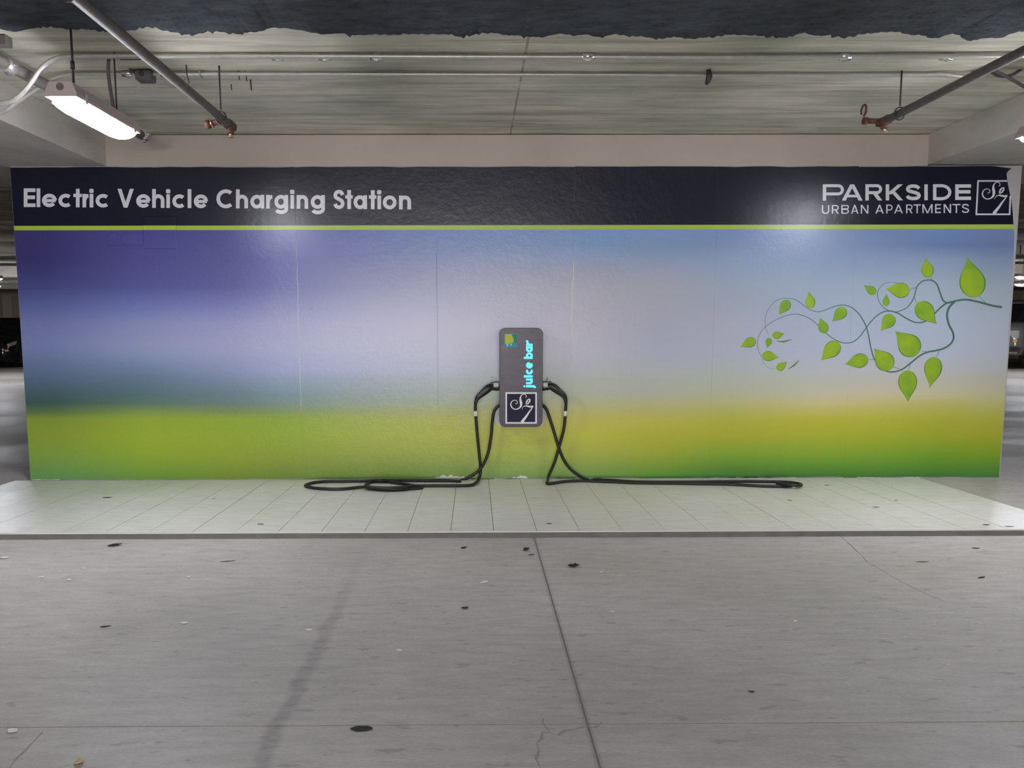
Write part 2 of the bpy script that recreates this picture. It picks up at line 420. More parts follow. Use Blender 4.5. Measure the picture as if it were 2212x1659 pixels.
# rear wall with the vehicle entrance
rw = MB()
rw.box((-20, OPEN_Y-0.3, 0), (OPEN_X0, OPEN_Y, 2.9), M_BEAM); rw.box((OPEN_X1, OPEN_Y-0.3, 0), (20, OPEN_Y, 2.9), M_BEAM)
rw.box((OPEN_X0, OPEN_Y-0.3, OPEN_Z), (OPEN_X1, OPEN_Y, 2.9), M_BEAM)
tag(rw.build('wall_rear'), 'grey concrete wall with the open vehicle entrance', 'wall', kind='structure')

# ceilings
cl = MB()
cl.box((BL-0.3, -22, ZC), (BR+0.3, 0.9, ZC+0.25), M_CEIL)
cl.box((-20, 0.9, ZC), (20, 24, ZC+0.25), M_CEIL)
cl.box((-20, -22, ZC), (BL-0.3, 0.9, ZC+0.25), M_CEIL); cl.box((BR+0.3, -22, ZC), (20, 0.9, ZC+0.25), M_CEIL)
tag(cl.build('ceiling'), 'board-marked grey concrete ceiling slab', 'ceiling', kind='structure')
tag(MB().box((-6.2, -8.0, ZS), (BL, 0.75, ZC-0.001), M_BEAM).build('beam_left'), 'dropped concrete beam beside the lit tube lamp and conduits', 'beam', kind='structure')
tag(MB().box((BR, -8.0, ZS+0.008), (6.8, 0.75, ZC-0.001), M_BEAM).build('beam_right'), 'dropped concrete beam beside the torn mural corner', 'beam', kind='structure')
for k, yy in enumerate((4.9, 10.9, 15.6)):
    tag(MB().box((-20, yy, 2.2 if k else 2.26), (20, yy+0.34, ZC-0.001), M_BEAM).build('cross_beam'), 'concrete cross beam spanning the garage behind the mural wall', 'beam', 'cross beams behind the wall', kind='structure')

# sprayed dark insulation with a ragged front edge
def insulation():
    b = MB(); nx = 420; x0, x1 = BL+0.0, BR
    prof = [(-2.4, -1.885), (-1.76, -1.885), (-1.35, -1.885), (-1.2, -1.84), (-0.87, -1.885), (-0.63, -1.835), (-0.15, -1.838), (0.16, -1.827), (0.79, -1.822), (1.0, -1.80), (1.2, -1.811), (1.63, -1.838), (1.94, -1.845), (2.2, -1.80), (2.3, -1.785), (2.47, -1.86), (3.2, -1.87)]
    def base(x): return float(np.interp(x, [p[0] for p in prof], [p[1] for p in prof]))
    rows = []; rnd = random.Random(3)
    j1 = [rnd.gauss(0, 1) for _ in range(nx+1)]; sm = [sum(j1[max(0, i-3):i+4])/2.6 for i in range(nx+1)]
    for i in range(nx+1):
        x = x0+(x1-x0)*i/nx
        e = base(x)+0.006*sm[i]+0.004*j1[i]
        if rnd.random() < 0.02: e += 0.025
        th = 0.030+0.005*sm[i]
        rows.append([(x, e, ZC), (x, e-0.004, ZC-th*0.75), (x, e-0.035, ZC-th-0.003*j1[i]), (x, e-0.12, ZC-0.032+0.006*rnd.gauss(0, 1)*0.5),
                     (x, -2.15, ZC-0.035+0.004*rnd.gauss(0, 1)*0.5), (x, -2.4, ZC-0.035+0.004*rnd.gauss(0, 1)*0.5), (x, -2.8, ZC-0.035), (x, -8.0, ZC-0.035), (x, -8.0, ZC)])
    b.loft(rows, M_INS, True, True); return b
tag(insulation().build('ceiling_insulation'), 'charcoal sprayed insulation layer with ragged edge on the ceiling', 'insulation', kind='structure')

# ================================================================== PAD
pf, pbk = -1.522, -0.012
PZ0, PZ1 = 0.010, 0.034
def pad_z(y): return PZ0+(PZ1-PZ0)*(y-pbk)/(pf-pbk)
pad = thing('floor_pad', 'low pale ramped floor pad of parallel strips under the charger', 'floor pad', (0, -0.75, 0))
px0, px1 = -3.315, 3.225
MB().loft([[(px0, pbk, 0.0005), (px0, pf+0.012, 0.0005), (px0, pf+0.012, PZ1-0.006), (px0, pbk, PZ0-0.006)], [(px1, pbk, 0.0005), (px1, pf+0.012, 0.0005), (px1, pf+0.012, PZ1-0.006), (px1, pbk, PZ0-0.006)]], M_EDGE).build('base_slab', pad)
xs = [px0]; g0 = -0.127-14*0.22675
while g0 < px1-0.05:
    if g0 > px0+0.05: xs.append(g0)
    g0 += 0.22675
xs.append(px1)
for a, c in zip(xs, xs[1:]):
    gp = 0.0014; dz = random.uniform(-0.0005, 0.0005)
    pr = lambda x: [(x, pbk, PZ0-0.006), (x, pf+0.006, PZ1-0.006), (x, pf+0.006, PZ1+dz), (x, pbk, PZ0+dz)]
    MB().loft([pr(a+gp), pr(c-gp)], M_PAD).build('strip', pad)
MB().box((px0, pf, 0.0005), (px1, pf+0.006, PZ1-0.004), M_EDGE).build('front_edge', pad)
MB().box((px0, pf-0.002, PZ1-0.005), (px1, pf+0.0055, PZ1+0.0012), mat('white_pad_nosing', (0.78, 0.78, 0.76), 0.4)).build('nosing', pad)

# ================================================================== MURAL
mural = thing('wall_mural', 'printed vinyl mural with navy heading over blurred sky and grass gradient', 'mural', (0, 0, 0))
seams = [XL+0.002, -2.226, -1.244, -0.26, 0.703, 1.702, 2.683]
torn = [(2185, 364), (2178, 369), (2174, 375), (2175.5, 390), (2178, 404), (2181, 418), (2184, 430), (2187, 455), (2188.6, 480), (2190.6, 506), (2189.5, 545), (2186, 594), (2182, 650), (2178.6, 706), (2176, 759), (2172.4, 820), (2166, 910), (2157.5, 1031)]
PT = 0.0016
for i in range(7):
    x0 = seams[i]
    zt = ZS-0.003
    if i < 6:
        x1 = seams[i+1]-0.0007
        top = [(x0+(x1-x0)*k/8, 0, zt-random.uniform(0, 0.006)) for k in range(9)]
        bot = [(x1-(x1-x0)*k/14, 0, 0.0115+random.uniform(0, 0.006)) for k in range(15)]
        pts = top+bot
    else:
        tr = [on_y(*p) for p in torn]
        top = [(x0+(tr[0].x-x0)*k/8, 0, zt-random.uniform(0, 0.006)) for k in range(8)]
        pts = top+[(p.x, 0, min(p.z, zt)) for p in tr]+[(tr[-1].x+(x0-tr[-1].x)*k/12, 0, 0.005+random.uniform(0, 0.008)) for k in range(1, 13)]
    MB().prism([(p[0], -0.0002, p[2]) for p in pts], (0, -PT-0.0003*(i % 2), 0), M_MURAL).build('mural_panel', mural)
YF = -0.0024            # face of printed lettering
# lifted seams that catch the lamp light
for sx, za, zb in ((-1.244, 0.5, 1.75), (-0.262, 0.55, 1.62), (0.702, 0.75, 1.62), (0.690, 1.0, 1.45)):
    path = [(sx+random.uniform(-0.003, 0.003), -0.0018, za+(zb-za)*k/24) for k in range(25)]
    MB().tube(path, [0.0009+(0.0026 if sx > 0 else 0.0006)*abs(math.sin(k*0.55+sx*9))*(0 if k in (0, 24) else 1) for k in range(25)], M_MURAL if abs(sx+0.26) < 0.1 else M_WHITE, 6).build('seam_ridge', mural)
# square boxes under the vinyl
for (a, b_, c, d) in ((308, 467, 383, 538), (262, 505, 308, 530), (233, 503, 256, 531)):
    p = on_y(a, b_); q = on_y(c, d)
    bx = MB().box((p.x, -0.0095, q.z), (q.x, -0.001, p.z), M_MURAL, 0.004).build('covered_box', mural)
    w_ = 0.004
    fr = MB(); md = M_MURAL
    fr.box((p.x-w_, -0.0032, q.z-w_), (p.x-0.0005, -0.001, p.z+w_), md); fr.box((q.x+0.0005, -0.0032, q.z-w_), (q.x+w_, -0.001, p.z+w_), md)
    fr.box((p.x, -0.0032, q.z-w_*1.5), (q.x, -0.001, q.z-0.0005), md)
    fr.build('crease', bx)
# peeled white flakes along the foot of the mural
rnd = random.Random(5)
for (a, c, h) in ((936, 1012, 12), (1090, 1140, 11), (1182, 1305, 5), (1012, 1088, 3), (1540, 1720, 4), (68, 130, 4), (1850, 1985, 4), (1300, 1380, 3)):
    n = max(6, int((c-a)/3)); up = []; dn = []; v_ = 0.4
    for k in range(n+1):
        px = a+(c-a)*k/n; e = abs(math.sin(math.pi*k/n))**0.5
        base = on_y(px, 1037-4*(px-66)/2092+1)
        up.append((base.x, -0.0026, base.z+0.005+h*0.0027*(0.3+0.7*e)*v_)); v_ = min(1.0, max(0.12, v_+rnd.uniform(-0.3, 0.3)))
        dn.append((base.x, -0.0026, max(0.011, base.z-0.004)+0.002*rnd.random()))
    MB().prism(up+dn[::-1], (0, -0.0006-0.002*rnd.random(), 0), M_WHITE).build('peeled_flake', mural)

# ------------------------------------------------------------------ stroke lettering
def ribbon(b, pts, w, M, to3, depth, closed=False):
    """flat stroke in px space: pts [(u,v)], w width or list; to3 maps (u,v)->3D"""
    P = [Vector((p[0], p[1], 0)) for p in pts]; n = len(P)
    level = not isinstance(w, (list, tuple)) and w < 0
    ws = w if isinstance(w, (list, tuple)) else [abs(w)]*n
    L = []; R_ = []
    for i in range(n):
        if closed: t = P[(i+1) % n]-P[i-1]
        else: t = P[min(i+1, n-1)]-P[max(i-1, 0)]
        t.normalize(); nn = Vector((-t.y, t.x, 0)) if not level else Vector((-1/t.y, 0, 0))
        L.append(P[i]+nn*ws[i]/2); R_.append(P[i]-nn*ws[i]/2)
    d = Vector(depth); rng = range(n if closed else n-1)
    kL = b.addv([to3(p.x, p.y) for p in L]); kR = b.addv([to3(p.x, p.y) for p in R_])
    kL2 = b.addv([Vector(to3(p.x, p.y))+d for p in L]); kR2 = b.addv([Vector(to3(p.x, p.y))+d for p in R_])
    for i in rng:
        j = (i+1) % n
        b.face((kL2+i, kL2+j, kR2+j, kR2+i), M); b.face((kL+i, kR+i, kR+j, kL+j), M)
        b.face((kL+i, kL+j, kL2+j, kL2+i), M); b.face((kR+i, kR2+i, kR2+j, kR+j), M)
    if not closed:
        for i in (0, n-1): b.face((kL+i, kL2+i, kR2+i, kR+i), M)
def arc(cx, cy, rx, ry, a0, a1, n=22):
    return [(cx+rx*math.cos(math.radians(a0+(a1-a0)*k/n)), cy+ry*math.sin(math.radians(a0+(a1-a0)*k/n))) for k in range(n+1)]
def glyph(ch, w, H, X, s):
    """strokes of a geometric sans letter: box width w, cap height H, x-height X, stroke s; v up; returns [(pts, width)]"""
    h = s/2; out = []
    def S(pts, ww=None): out.append((pts, ww or s))
    def D(a_, b_, ww=None): out.append(([a_, b_], -(ww or s)))      # diagonal with level ends
    if ch == 'E': S([(h, 0), (h, H)]); S([(h, h), (w, h)]); S([(h, H/2+h*0.2), (w*0.96, H/2+h*0.2)]); S([(h, H-h), (w, H-h)])
    elif ch == 'l': S([(w/2, 0), (w/2, H)])
    elif ch == 'i': S([(w/2, 0), (w/2, X)]); S([(w/2, H-s*0.62-h*1.05), (w/2, H-s*0.62+h*1.05)], s*1.1); S(arc(w/2, H-s*0.6, s*0.32, s*0.32, 0, 360, 12), s*0.6)
    elif ch == 'e':
        cy = X/2; rx, ry = w/2-h, X/2-h
        S(arc(w/2, cy, rx, ry, -38, -360+0, 30)); S([(h, cy-h*0.1), (w-h*0.6, cy-h*0.1)], s*0.85)
    elif ch == 'c': S(arc(w*0.53, X/2, w*0.53-h, X/2-h, 48, 312, 28))
    elif ch == 'C': S(arc(w*0.55, H/2, w*0.55-h, H/2-h, 48, 312, 34))
    elif ch == 'o': S(arc(w/2, X/2, w/2-h, X/2-h, 0, 360, 34))
    elif ch == 't': S([(w*0.52, 0), (w*0.52, H*0.99)]); S([(0, X-h*0.9), (w, X-h*0.9)], s*0.9)
    elif ch == 'r': S([(h, 0), (h, X)]); S(arc(w*0.95, X*0.42, w*0.95-h, X*0.58-h, 180, 92, 12))
    elif ch == 'V': D((h*1.1, H), (w/2, 0)); D((w-h*1.1, H), (w/2, 0))
    elif ch in 'hn': S([(h, 0), (h, H if ch == 'h' else X)]); S(arc(w/2, X-(w/2-h)-h, w/2-h, w/2-h, 180, 0, 18)+[(w-h, 0)])
    elif ch in 'ag':
        S(arc((w-h*0.4)/2, X/2, (w-h*0.4)/2-h, X/2-h, 0, 360, 34))
        if ch == 'a': S([(w-h, 0), (w-h, X)])
        else: S([(w-h, X), (w-h, -H*0.02)]+arc(w/2, -H*0.02, w/2-h, H*0.26-h, 0, -160, 16))
    elif ch == 'S':
        cl = [(0.97,0.79),(0.82,0.945),(0.5,1.0),(0.18,0.94),(0.04,0.77),(0.14,0.62),(0.5,0.515),(0.86,0.40),(0.99,0.23),(0.84,0.055),(0.5,0.0),(0.15,0.06),(0.0,0.21)]
        S([(p.x, p.y) for p in smooth_path([(h+(w-s)*a_, h+(H-s)*b_, 0) for a_, b_ in cl], 4)])
    elif ch == 'A': D((h*1.15, 0), (w/2, H)); D((w-h*1.15, 0), (w/2, H)); S([(w*0.22, H*0.28), (w*0.78, H*0.28)], s*0.75)
    elif ch in 'PRB':
        yb = {'P': H*0.33, 'R': H*0.40, 'B': H*0.5}[ch]
        S([(h, 0), (h, H)])
        r = (H-yb)/2-h*0.8; cy = (H+yb)/2
        S([(h, H-h*0.8), (w-h-r, H-h*0.8)]+arc(w-h-r, cy, r, r, 88, -90, 12)+[(h, yb+h*0.8)], s*0.85)
        if ch == 'R': D((w*0.52, yb+h*0.8), (w-h*1.25, 0), s*1.02)
        if ch == 'B':
            r2 = (yb)/2-h*0.2; S([(h, yb), (w-h-r2, yb)]+arc(w-h-r2, yb/2+h*0.3, r2, yb/2-h*0.5, 88, -90, 12)+[(h, h*0.8)], s*0.85)
    elif ch == 'K': S([(h, 0), (h, H)]); D((s*0.95, H*0.38), (w-h*1.7, H), s*0.95); D((w*0.36, H*0.60), (w-h*1.5, 0), s)
    elif ch == 'I': S([(w/2, 0), (w/2, H)])
    elif ch == 'D':
        S([(h, 0), (h, H)]); r = H/2-h*0.8
        S([(h, H-h*0.8), (w*0.45, H-h*0.8)]+arc(w*0.45, H/2, w*0.55-h, r, 90, -90, 18)+[(h, h*0.8)], s*0.88)
    elif ch == 'U':
        r = w*0.32; S([(h, H), (h, r+h)]+arc(r+h, r+h, r, r, 180, 270, 8)+arc(w-r-h, r+h, r, r, 270, 360, 8)+[(w-h, H)])
    elif ch == 'N': S([(h, 0), (h, H)]); D((h*1.2, H), (w-h*1.2, 0)); S([(w-h, 0), (w-h, H)])
    elif ch == 'T': S([(w/2, 0), (w/2, H)]); S([(0, H-h), (w, H-h)])
    elif ch == 'M': S([(h, 0), (h, H)]); D((h*1.2, H), (w/2, 0), s*0.95); D((w/2, 0), (w-h*1.2, H), s*0.95); S([(w-h, 0), (w-h, H)])
    # rounded "juice bar" letters
    elif ch == 'j': S([(w*0.6, X), (w*0.6, -H*0.1)]+arc(w*0.2, -H*0.1, w*0.4, H*0.15, 0, -90, 6)); S(arc(w*0.6, H-h*0.6, s*0.25, s*0.25, 0, 360, 10), s*0.5)
    elif ch == 'u': S([(h, X), (h, X*0.45)]+arc(w/2, X*0.45, w/2-h, X*0.45-h, 180, 360, 14)+[(w-h, X)]); S([(w-h, 0), (w-h, X)])
    elif ch == 'b': S([(h, 0), (h, H)]); S(arc(w/2+h*0.1, X/2, w/2-h, X/2-h, 0, 360, 24))
    return out
def on_wall(dy): return lambda u, v: on_y(u, -v, 0.0)+Vector((0, dy, 0))     # u,v px with v up
def write(letters, name, cap0, cap1, base0, base1, stroke, xh, M, parent, squeeze=1.0):
    """letters [(ch, px0, px1)]; cap/base rows interpolate along the line"""
    b = MB(); xa = letters[0][1]; xb = letters[-1][2]; to3 = on_wall(-0.0020)
    for ch, x0, x1 in letters:
        u = ((x0+x1)/2-xa)/(xb-xa); by = base0+(base1-base0)*u; cp = cap0+(cap1-cap0)*u; H = by-cp
        for gi, (pts, ww) in enumerate(glyph(ch, x1-x0, H, H*xh, stroke)):
            ribbon(b, [(x0+p[0], -by+p[1]) for p in pts], ww, M, to3, (0, -0.0006-0.00012*gi, 0))
    return b.build(name, parent)
words = [
 [('E',51.8,77),('l',79.6,87.4),('e',91,123),('c',126.6,156.7),('t',159,177),('r',178.5,192.5),('i',193.5,202.5),('c',207,237.5)],
 [('V',254,289.5),('e',294.6,325.5),('h',329,355.6),('i',359,368),('c',372.5,402),('l',405.5,413.8),('e',419,449.6)],
 [('C',467.7,505),('h',510,536),('a',541,571),('r',575,589.5),('g',593,622.6),('i',627,636),('n',641,666),('g',671.5,702)],
 [('S',720,744.5),('t',746,762),('a',764,793),('t',797,813),('i',815,823.5),('o',827,856.6),('n',862,888)]]
def line(x, a, b): return a+(b-a)*(x-57)/(888-57)
for wd_ in words:
    a, c = wd_[0][1], wd_[-1][2]
    write(wd_, 'heading_word', line(a, 407, 411), line(c, 407, 411), line(a, 447.3, 452.6), line(c, 447.3, 452.6), 7.9, 0.72, M_INKWHITE, mural)
write([('P',1777,1823),('A',1818,1863),('R',1869,1905.5),('K',1913,1951),('S',1955.5,1989),('I',1996,2004),('D',2015,2055),('E',2063,2097)], 'brand_word', 398.3, 398.3, 433.8, 432, 7.4, 0.7, M_INKWHITE, mural)
write([('U',1775,1791),('R',1796.5,1811.5),('B',1817,1833.5),('A',1838,1854),('N',1859,1875.5)], 'brand_word', 443.2, 442.6, 462, 461.5, 2.7, 0.7, M_INKWHITE, mural)
write([('A',1890.5,1908.6),('P',1914,1928),('A',1931,1950),('R',1957,1971),('T',1973,1988.6),('M',1992,2014),('E',2019.5,2032),('N',2038,2054),('T',2057,2074),('S',2077,2093)], 'brand_word', 442.4, 440.5, 461.3, 460, 2.7, 0.7, M_INKWHITE, mural)

def emblem_strokes():
    """script S o 7 in a unit square, v up: [(pts, widths)]"""
    def n(pts): return [((x-215)/440, 1-(y-1050)/437) for x, y in pts]
    out = []
    Sp = n([(498,1118),(513,1098),(500,1076),(470,1066),(440,1082),(424,1116),(425,1155),(434,1195),(430,1240),(400,1274),(350,1287),(306,1268),(283,1228),(290,1184),(325,1156),(366,1162),(381,1186),(366,1208),(350,1204)])
    sp = [(p.x, p.y) for p in smooth_path([(a, b_, 0) for a, b_ in Sp], 6)]
    N = len(sp); ws = []
    for i in range(N):
        u = i/(N-1); ws.append(0.020+0.062*math.exp(-((u-0.38)/0.11)**2)+0.016*math.exp(-((u-0.66)/0.10)**2))
    out.append((sp, ws, False))
    e = []
    for k in range(28):
        a = 2*math.pi*k/28; x = 0.040*math.cos(a); y = 0.098*math.sin(a)
        t_ = math.radians(-30); e.append((0.732+x*math.cos(t_)-y*math.sin(t_), 0.715+x*math.sin(t_)+y*math.cos(t_)))
    out.append((e, [0.020+0.028*abs(math.cos(2*math.pi*k/28-0.3)) for k in range(28)], True))
    t7 = n([(446,1288),(458,1262),(480,1243),(510,1238),(545,1246),(580,1250),(615,1243)])
    t7 = [(p.x, p.y) for p in smooth_path([(a, b_, 0) for a, b_ in t7], 5)]
    out.append((t7, [0.012+0.042*min(1, max(0, (i/len(t7)-0.2)*2.2)) for i in range(len(t7))], False))
    d7 = n([(613,1243),(585,1285),(550,1330),(515,1385),(480,1430),(445,1478)])
    out.append((d7, [0.022, 0.035, 0.050, 0.066, 0.082, 0.100], False)); return out
# emblem on the mural (its top right corner is torn away)
def quad(TL, TR, BL_, BR_):
    def f(u, v):
        top = (TL[0]+(TR[0]-TL[0])*u, TL[1]+(TR[1]-TL[1])*u); bot = (BL_[0]+(BR_[0]-BL_[0])*u, BL_[1]+(BR_[1]-BL_[1])*u)
        return (bot[0]+(top[0]-bot[0])*v, bot[1]+(top[1]-bot[1])*v)
    return f
q = quad((2112.4, 391), (2183, 391), (2108.5, 463), (2180.5, 463))
b = MB()
to3 = lambda u, v: on_y(*q(u, v))+Vector((0, -0.0020, 0))
for gi, pts in enumerate(([(-0.02, 0), (1.02, 0)], [(0, 0), (0, 1)], [(1, -0.02), (1, 0.55)], [(-0.02, 1), (0.885, 1)])):
    ribbon(b, pts, 0.046, M_INKWHITE, to3, (0, -0.0004-0.00007*gi, 0))
for gi, (pts, ws, cls) in enumerate(emblem_strokes()): ribbon(b, pts, ws, M_INKWHITE, to3, (0, -0.0007-0.00012*gi, 0), cls)
b.build('brand_emblem', mural)

# ------------------------------------------------------------------ the vine print
c1 = lambda x, y: (1570+x*0.17479, 530+y*0.17479)
c2 = lambda x, y: (1850+x*0.21699, 530+y*0.21699)
STEM_N = [0]
def stem(b, pts, w0, w1):
    STEM_N[0] += 1
    sp = smooth_path([(p[0], -p[1], 0) for p in pts], 6); n = len(sp)
    ribbon(b, [(p.x, p.y) for p in sp], [w0+(w1-w0)*(i/(n-1))**0.75 for i in range(n)], M_STEM, on_wall(-0.0020), (0, -0.00045-0.00006*min(STEM_N[0], 4), 0))
vb = MB()
A = [c2(*p) for p in ((1448,616),(1350,600),(1200,560),(1080,540),(980,555),(905,572),(860,545),(830,470),(800,390),(760,355),(710,345),(650,360),(600,415),(580,490),(550,560),(500,620),(440,650),(390,662),(300,640),(240,585),(208,510),(220,440),(270,385),(350,368),(430,378))]
B = [c2(*p) for p in ((950,560),(880,585),(820,635),(765,690),(705,745),(640,768),(580,765),(500,730),(420,680),(340,655),(260,665),(180,720),(100,815))]+[c1(*p) for p in ((1640,1130),(1560,1190),(1480,1207),(1400,1195),(1310,1150),(1215,1075),(1130,990),(1030,910),(930,865),(830,850),(700,880),(560,945),(450,1030),(395,1120),(375,1200),(385,1290),(420,1365),(455,1450),(510,1510),(600,1530))]
C_ = [c2(*p) for p in ((975,560),(920,620),(900,700),(920,790),(955,860),(965,920),(940,975),(880,1020),(800,1045),(700,1065),(620,1105),(540,1170),(460,1230),(380,1258),(310,1255),(240,1215),(180,1140),(145,1030),(120,900),(98,815))]+[c1(*p) for p in ((1690,940),(1640,860),(1560,780),(1480,745),(1400,740),(1300,765),(1200,805),(1120,820),(1040,800),(960,750),(880,690),(800,660),(690,655),(600,690),(520,780),(480,870),(470,970),(490,1050),(520,1110))]
stem(vb, A, 5.0, 0.7); stem(vb, B, 3.6, 0.5); stem(vb, C_, 5.0, 0.5)
for p, q2 in (((1215,500),(1290,580)),((530,440),(590,420)),((575,505),(595,575)),((735,320),(748,345)),((645,1050),(710,1060)),((360,1210),(430,1228)),((545,1160),(515,1240)),((825,1050),(795,1110)),((112,1132),(170,1138))):
    stem(vb, [c2(*p), c2((p[0]+q2[0])/2, (p[1]+q2[1])/2), c2(*q2)], 0.9, 0.9)
vine = vb.build('vine', mural)
def leaf(T, Bp, w):
    T = Vector((T[0], -T[1])); Bp = Vector((Bp[0], -Bp[1])); ax = T-Bp; L = ax.length; ax /= L; nn = Vector((-ax.y, ax.x))
    prof = []
    K = 18
    for k in range(K+1):
        u = (k/K)**1.7                            # 0 at round end, 1 at tip
        if u < 0.36: fw_ = math.sqrt(max(0, 1-((0.36-u)/0.36)**2))
        else:
            t_ = (u-0.36)/0.64; fw_ = 0.5*math.cos(math.pi*t_/2)+0.5*(0.5+0.5*math.cos(math.pi*t_))
        wd_ = 0.5*w*fw_
        prof.append((u, min(wd_, 0.5*w)))
    def outline(s_, off):
        pts = [Bp+ax*(L*u)+nn*(x*s_) for u, x in prof]+[Bp+ax*(L*u)-nn*(x*s_) for u, x in prof[-2:0:-1]]
        return [p+off for p in pts]
    b = MB()
    f = on_wall(-0.0021); b.prism([f(p.x, p.y) for p in outline(1.0, Vector((0.35, -0.2)))], (0, -0.0006, 0), M_LEAFEDGE)
    f = on_wall(-0.0024); b.prism([f(p.x, p.y) for p in outline(0.90, Vector((-0.25, 0.1)))], (0, -0.0006, 0), M_LEAF)
    return b.build('leaf', vine)
for T, Bp, w in (((165,1253),(352,1165),125),((640,855),(765,682),130),((1012,570),(1038,774),122),((1150,890),(1210,1085),126),((1300,943),(1465,778),145),((1690,490),(1836,592),105),((710,1090),(562,1122),92),((495,1268),(527,1143),78),((640,1385),(436,1358),126),((742,1437),(618,1535),98),((1162,1422),(1380,1200),195),((1455,1470),(1742,1398),180)):
    leaf(c1(*T), c1(*Bp), w*0.17479)
for T, Bp, w in (((685,125),(714,318),124),((1100,115),(1182,515),262),((285,432),(525,455),152),((298,485),(287,604),70),((240,850),(364,695),132),((795,783),(605,575),186),((385,852),(606,1080),230),((172,1022),(340,1230),190),((510,1560),(505,1245),190),((728,1415),(778,1112),180)):
    leaf(c2(*T), c2(*Bp), w*0.21699)
for pts in (((610,1180),(650,1188),(700,1190),(750,1178),(800,1162)), ((745,1532),(790,1510),(830,1482),(865,1448),(895,1415))):
    P = [c1(*p) for p in pts]; b = MB()
    ribbon(b, [(p[0], -p[1]) for p in P], [0.3, 2.2, 3.6, 2.8, 0.6], M_LEAFEDGE, on_wall(-0.0021), (0, -0.0006, 0)); b.build('leaf', vine)

# ================================================================== CHARGER
CY = -0.155                                     # front face
p0 = on_y(1079, 708.5, CY); p1 = on_y(1171.5, 922.5, CY)
cx0, cx1, cz1, cz0 = p0.x, p1.x, p0.z, p1.z
ccx = (cx0+cx1)/2
ch = thing('ev_charger', 'dark wall-mounted charging box with glowing cyan lettering', 'charger', (ccx, 0, cz0))
M_CHG = mat('dark_brushed_charger_face', (0.085, 0.08, 0.09), 0.32, 0.0, 0.38); tt = NT(M_CHG)
nz = tt.noise(tt.coords((2.5, 1.5, 5)), 3, 5)
tt.base(tt.ramp(nz, [(0.3, (0.022, 0.018, 0.036)), (0.7, (0.055, 0.044, 0.072))])); tt.bump(tt.noise(tt.coords((2, 2, 5)), 2.5, 2), 0.10, 0.01)
M_CHR = mat('dark_charger_rim', (0.03, 0.029, 0.036), 0.35, 0.0)
M_CHS = mat('dark_grey_charger_shell', (0.10, 0.10, 0.11), 0.45)
M_LGREY = mat('light_grey_plastic', (0.55, 0.55, 0.53), 0.45)
def rrect(x0, x1, z0, z1, r, y, n=7):
    pts = []
    for cx_, cz_, a in ((x1-r, z1-r, 0), (x0+r, z1-r, 90), (x0+r, z0+r, 180), (x1-r, z0+r, 270)):
        for k in range(n+1):
            t_ = math.radians(a+90*k/n); pts.append((cx_+r*math.cos(t_), y, cz_+r*math.sin(t_)))
    return pts
MB().loft([rrect(cx0+0.010, cx1-0.010, cz0+0.010, cz1-0.010, 0.034, -0.002), rrect(cx0+0.004, cx1-0.004, cz0+0.004, cz1-0.004, 0.040, -0.06), rrect(cx0+0.001, cx1-0.001, cz0+0.001, cz1-0.001, 0.042, CY+0.010)], M_CHS, True, False).build('housing', ch)
MB().loft([rrect(cx0, cx1, cz0, cz1, 0.043, CY+0.012), rrect(cx0, cx1, cz0, cz1, 0.043, CY+0.003), rrect(cx0+0.003, cx1-0.003, cz0+0.003, cz1-0.003, 0.041, CY)], M_CHR).build('rim', ch)
MB().prism(rrect(cx0+0.009, cx1-0.009, cz0+0.009, cz1-0.009, 0.036, CY+0.001)[::-1], (0, -0.003, 0), M_CHG).build('face_plate', ch)
CF = CY-0.0022
def on_face(dy=0.0): return lambda u, v: on_y(u, -v, CF)+Vector((0, dy, 0))
# glowing lettering, reads upward
M_GLOW = mat('glowing_cyan_lettering', (0.05, 0.35, 0.38), 0.4, emit=(0.055, 0.49, 0.52), estr=1.0)
M_GLOWE = mat('blue_letter_edge', (0.02, 0.25, 0.60), 0.4)  # blue glow around the lit letters, put in as plain colour
jb = [('j', 840.0, 830.5), ('u', 830.0, 817.5), ('i', 816.3, 809.6), ('c', 808.6, 796.5), ('e', 795.6, 782.6), ('b', 775.0, 761.6), ('a', 760.6, 747.8), ('r', 746.8, 734.0)]
def vert_text(M, sw, dy, name):
    b = MB(); base = 1150.6
    for chh, y0, y1 in jb:
        w = y0-y1
        for gi, (pts, ww) in enumerate(glyph(chh, w, 19.0, 14.2, 4.2)):
            # text u runs up the picture, text v runs to the left
            ribbon(b, [(base-p[1], -(y0-p[0])) for p in pts], ww*sw+(0.9 if sw > 1 else 0), M, on_face(dy), (0, -0.0010-0.00015*gi, 0))
    return b.build(name, ch)
lt = vert_text(M_GLOWE, 1.35, -0.0004, 'lettering_edge'); vert_text(M_GLOW, 1.0, -0.0010, 'glowing_lettering')
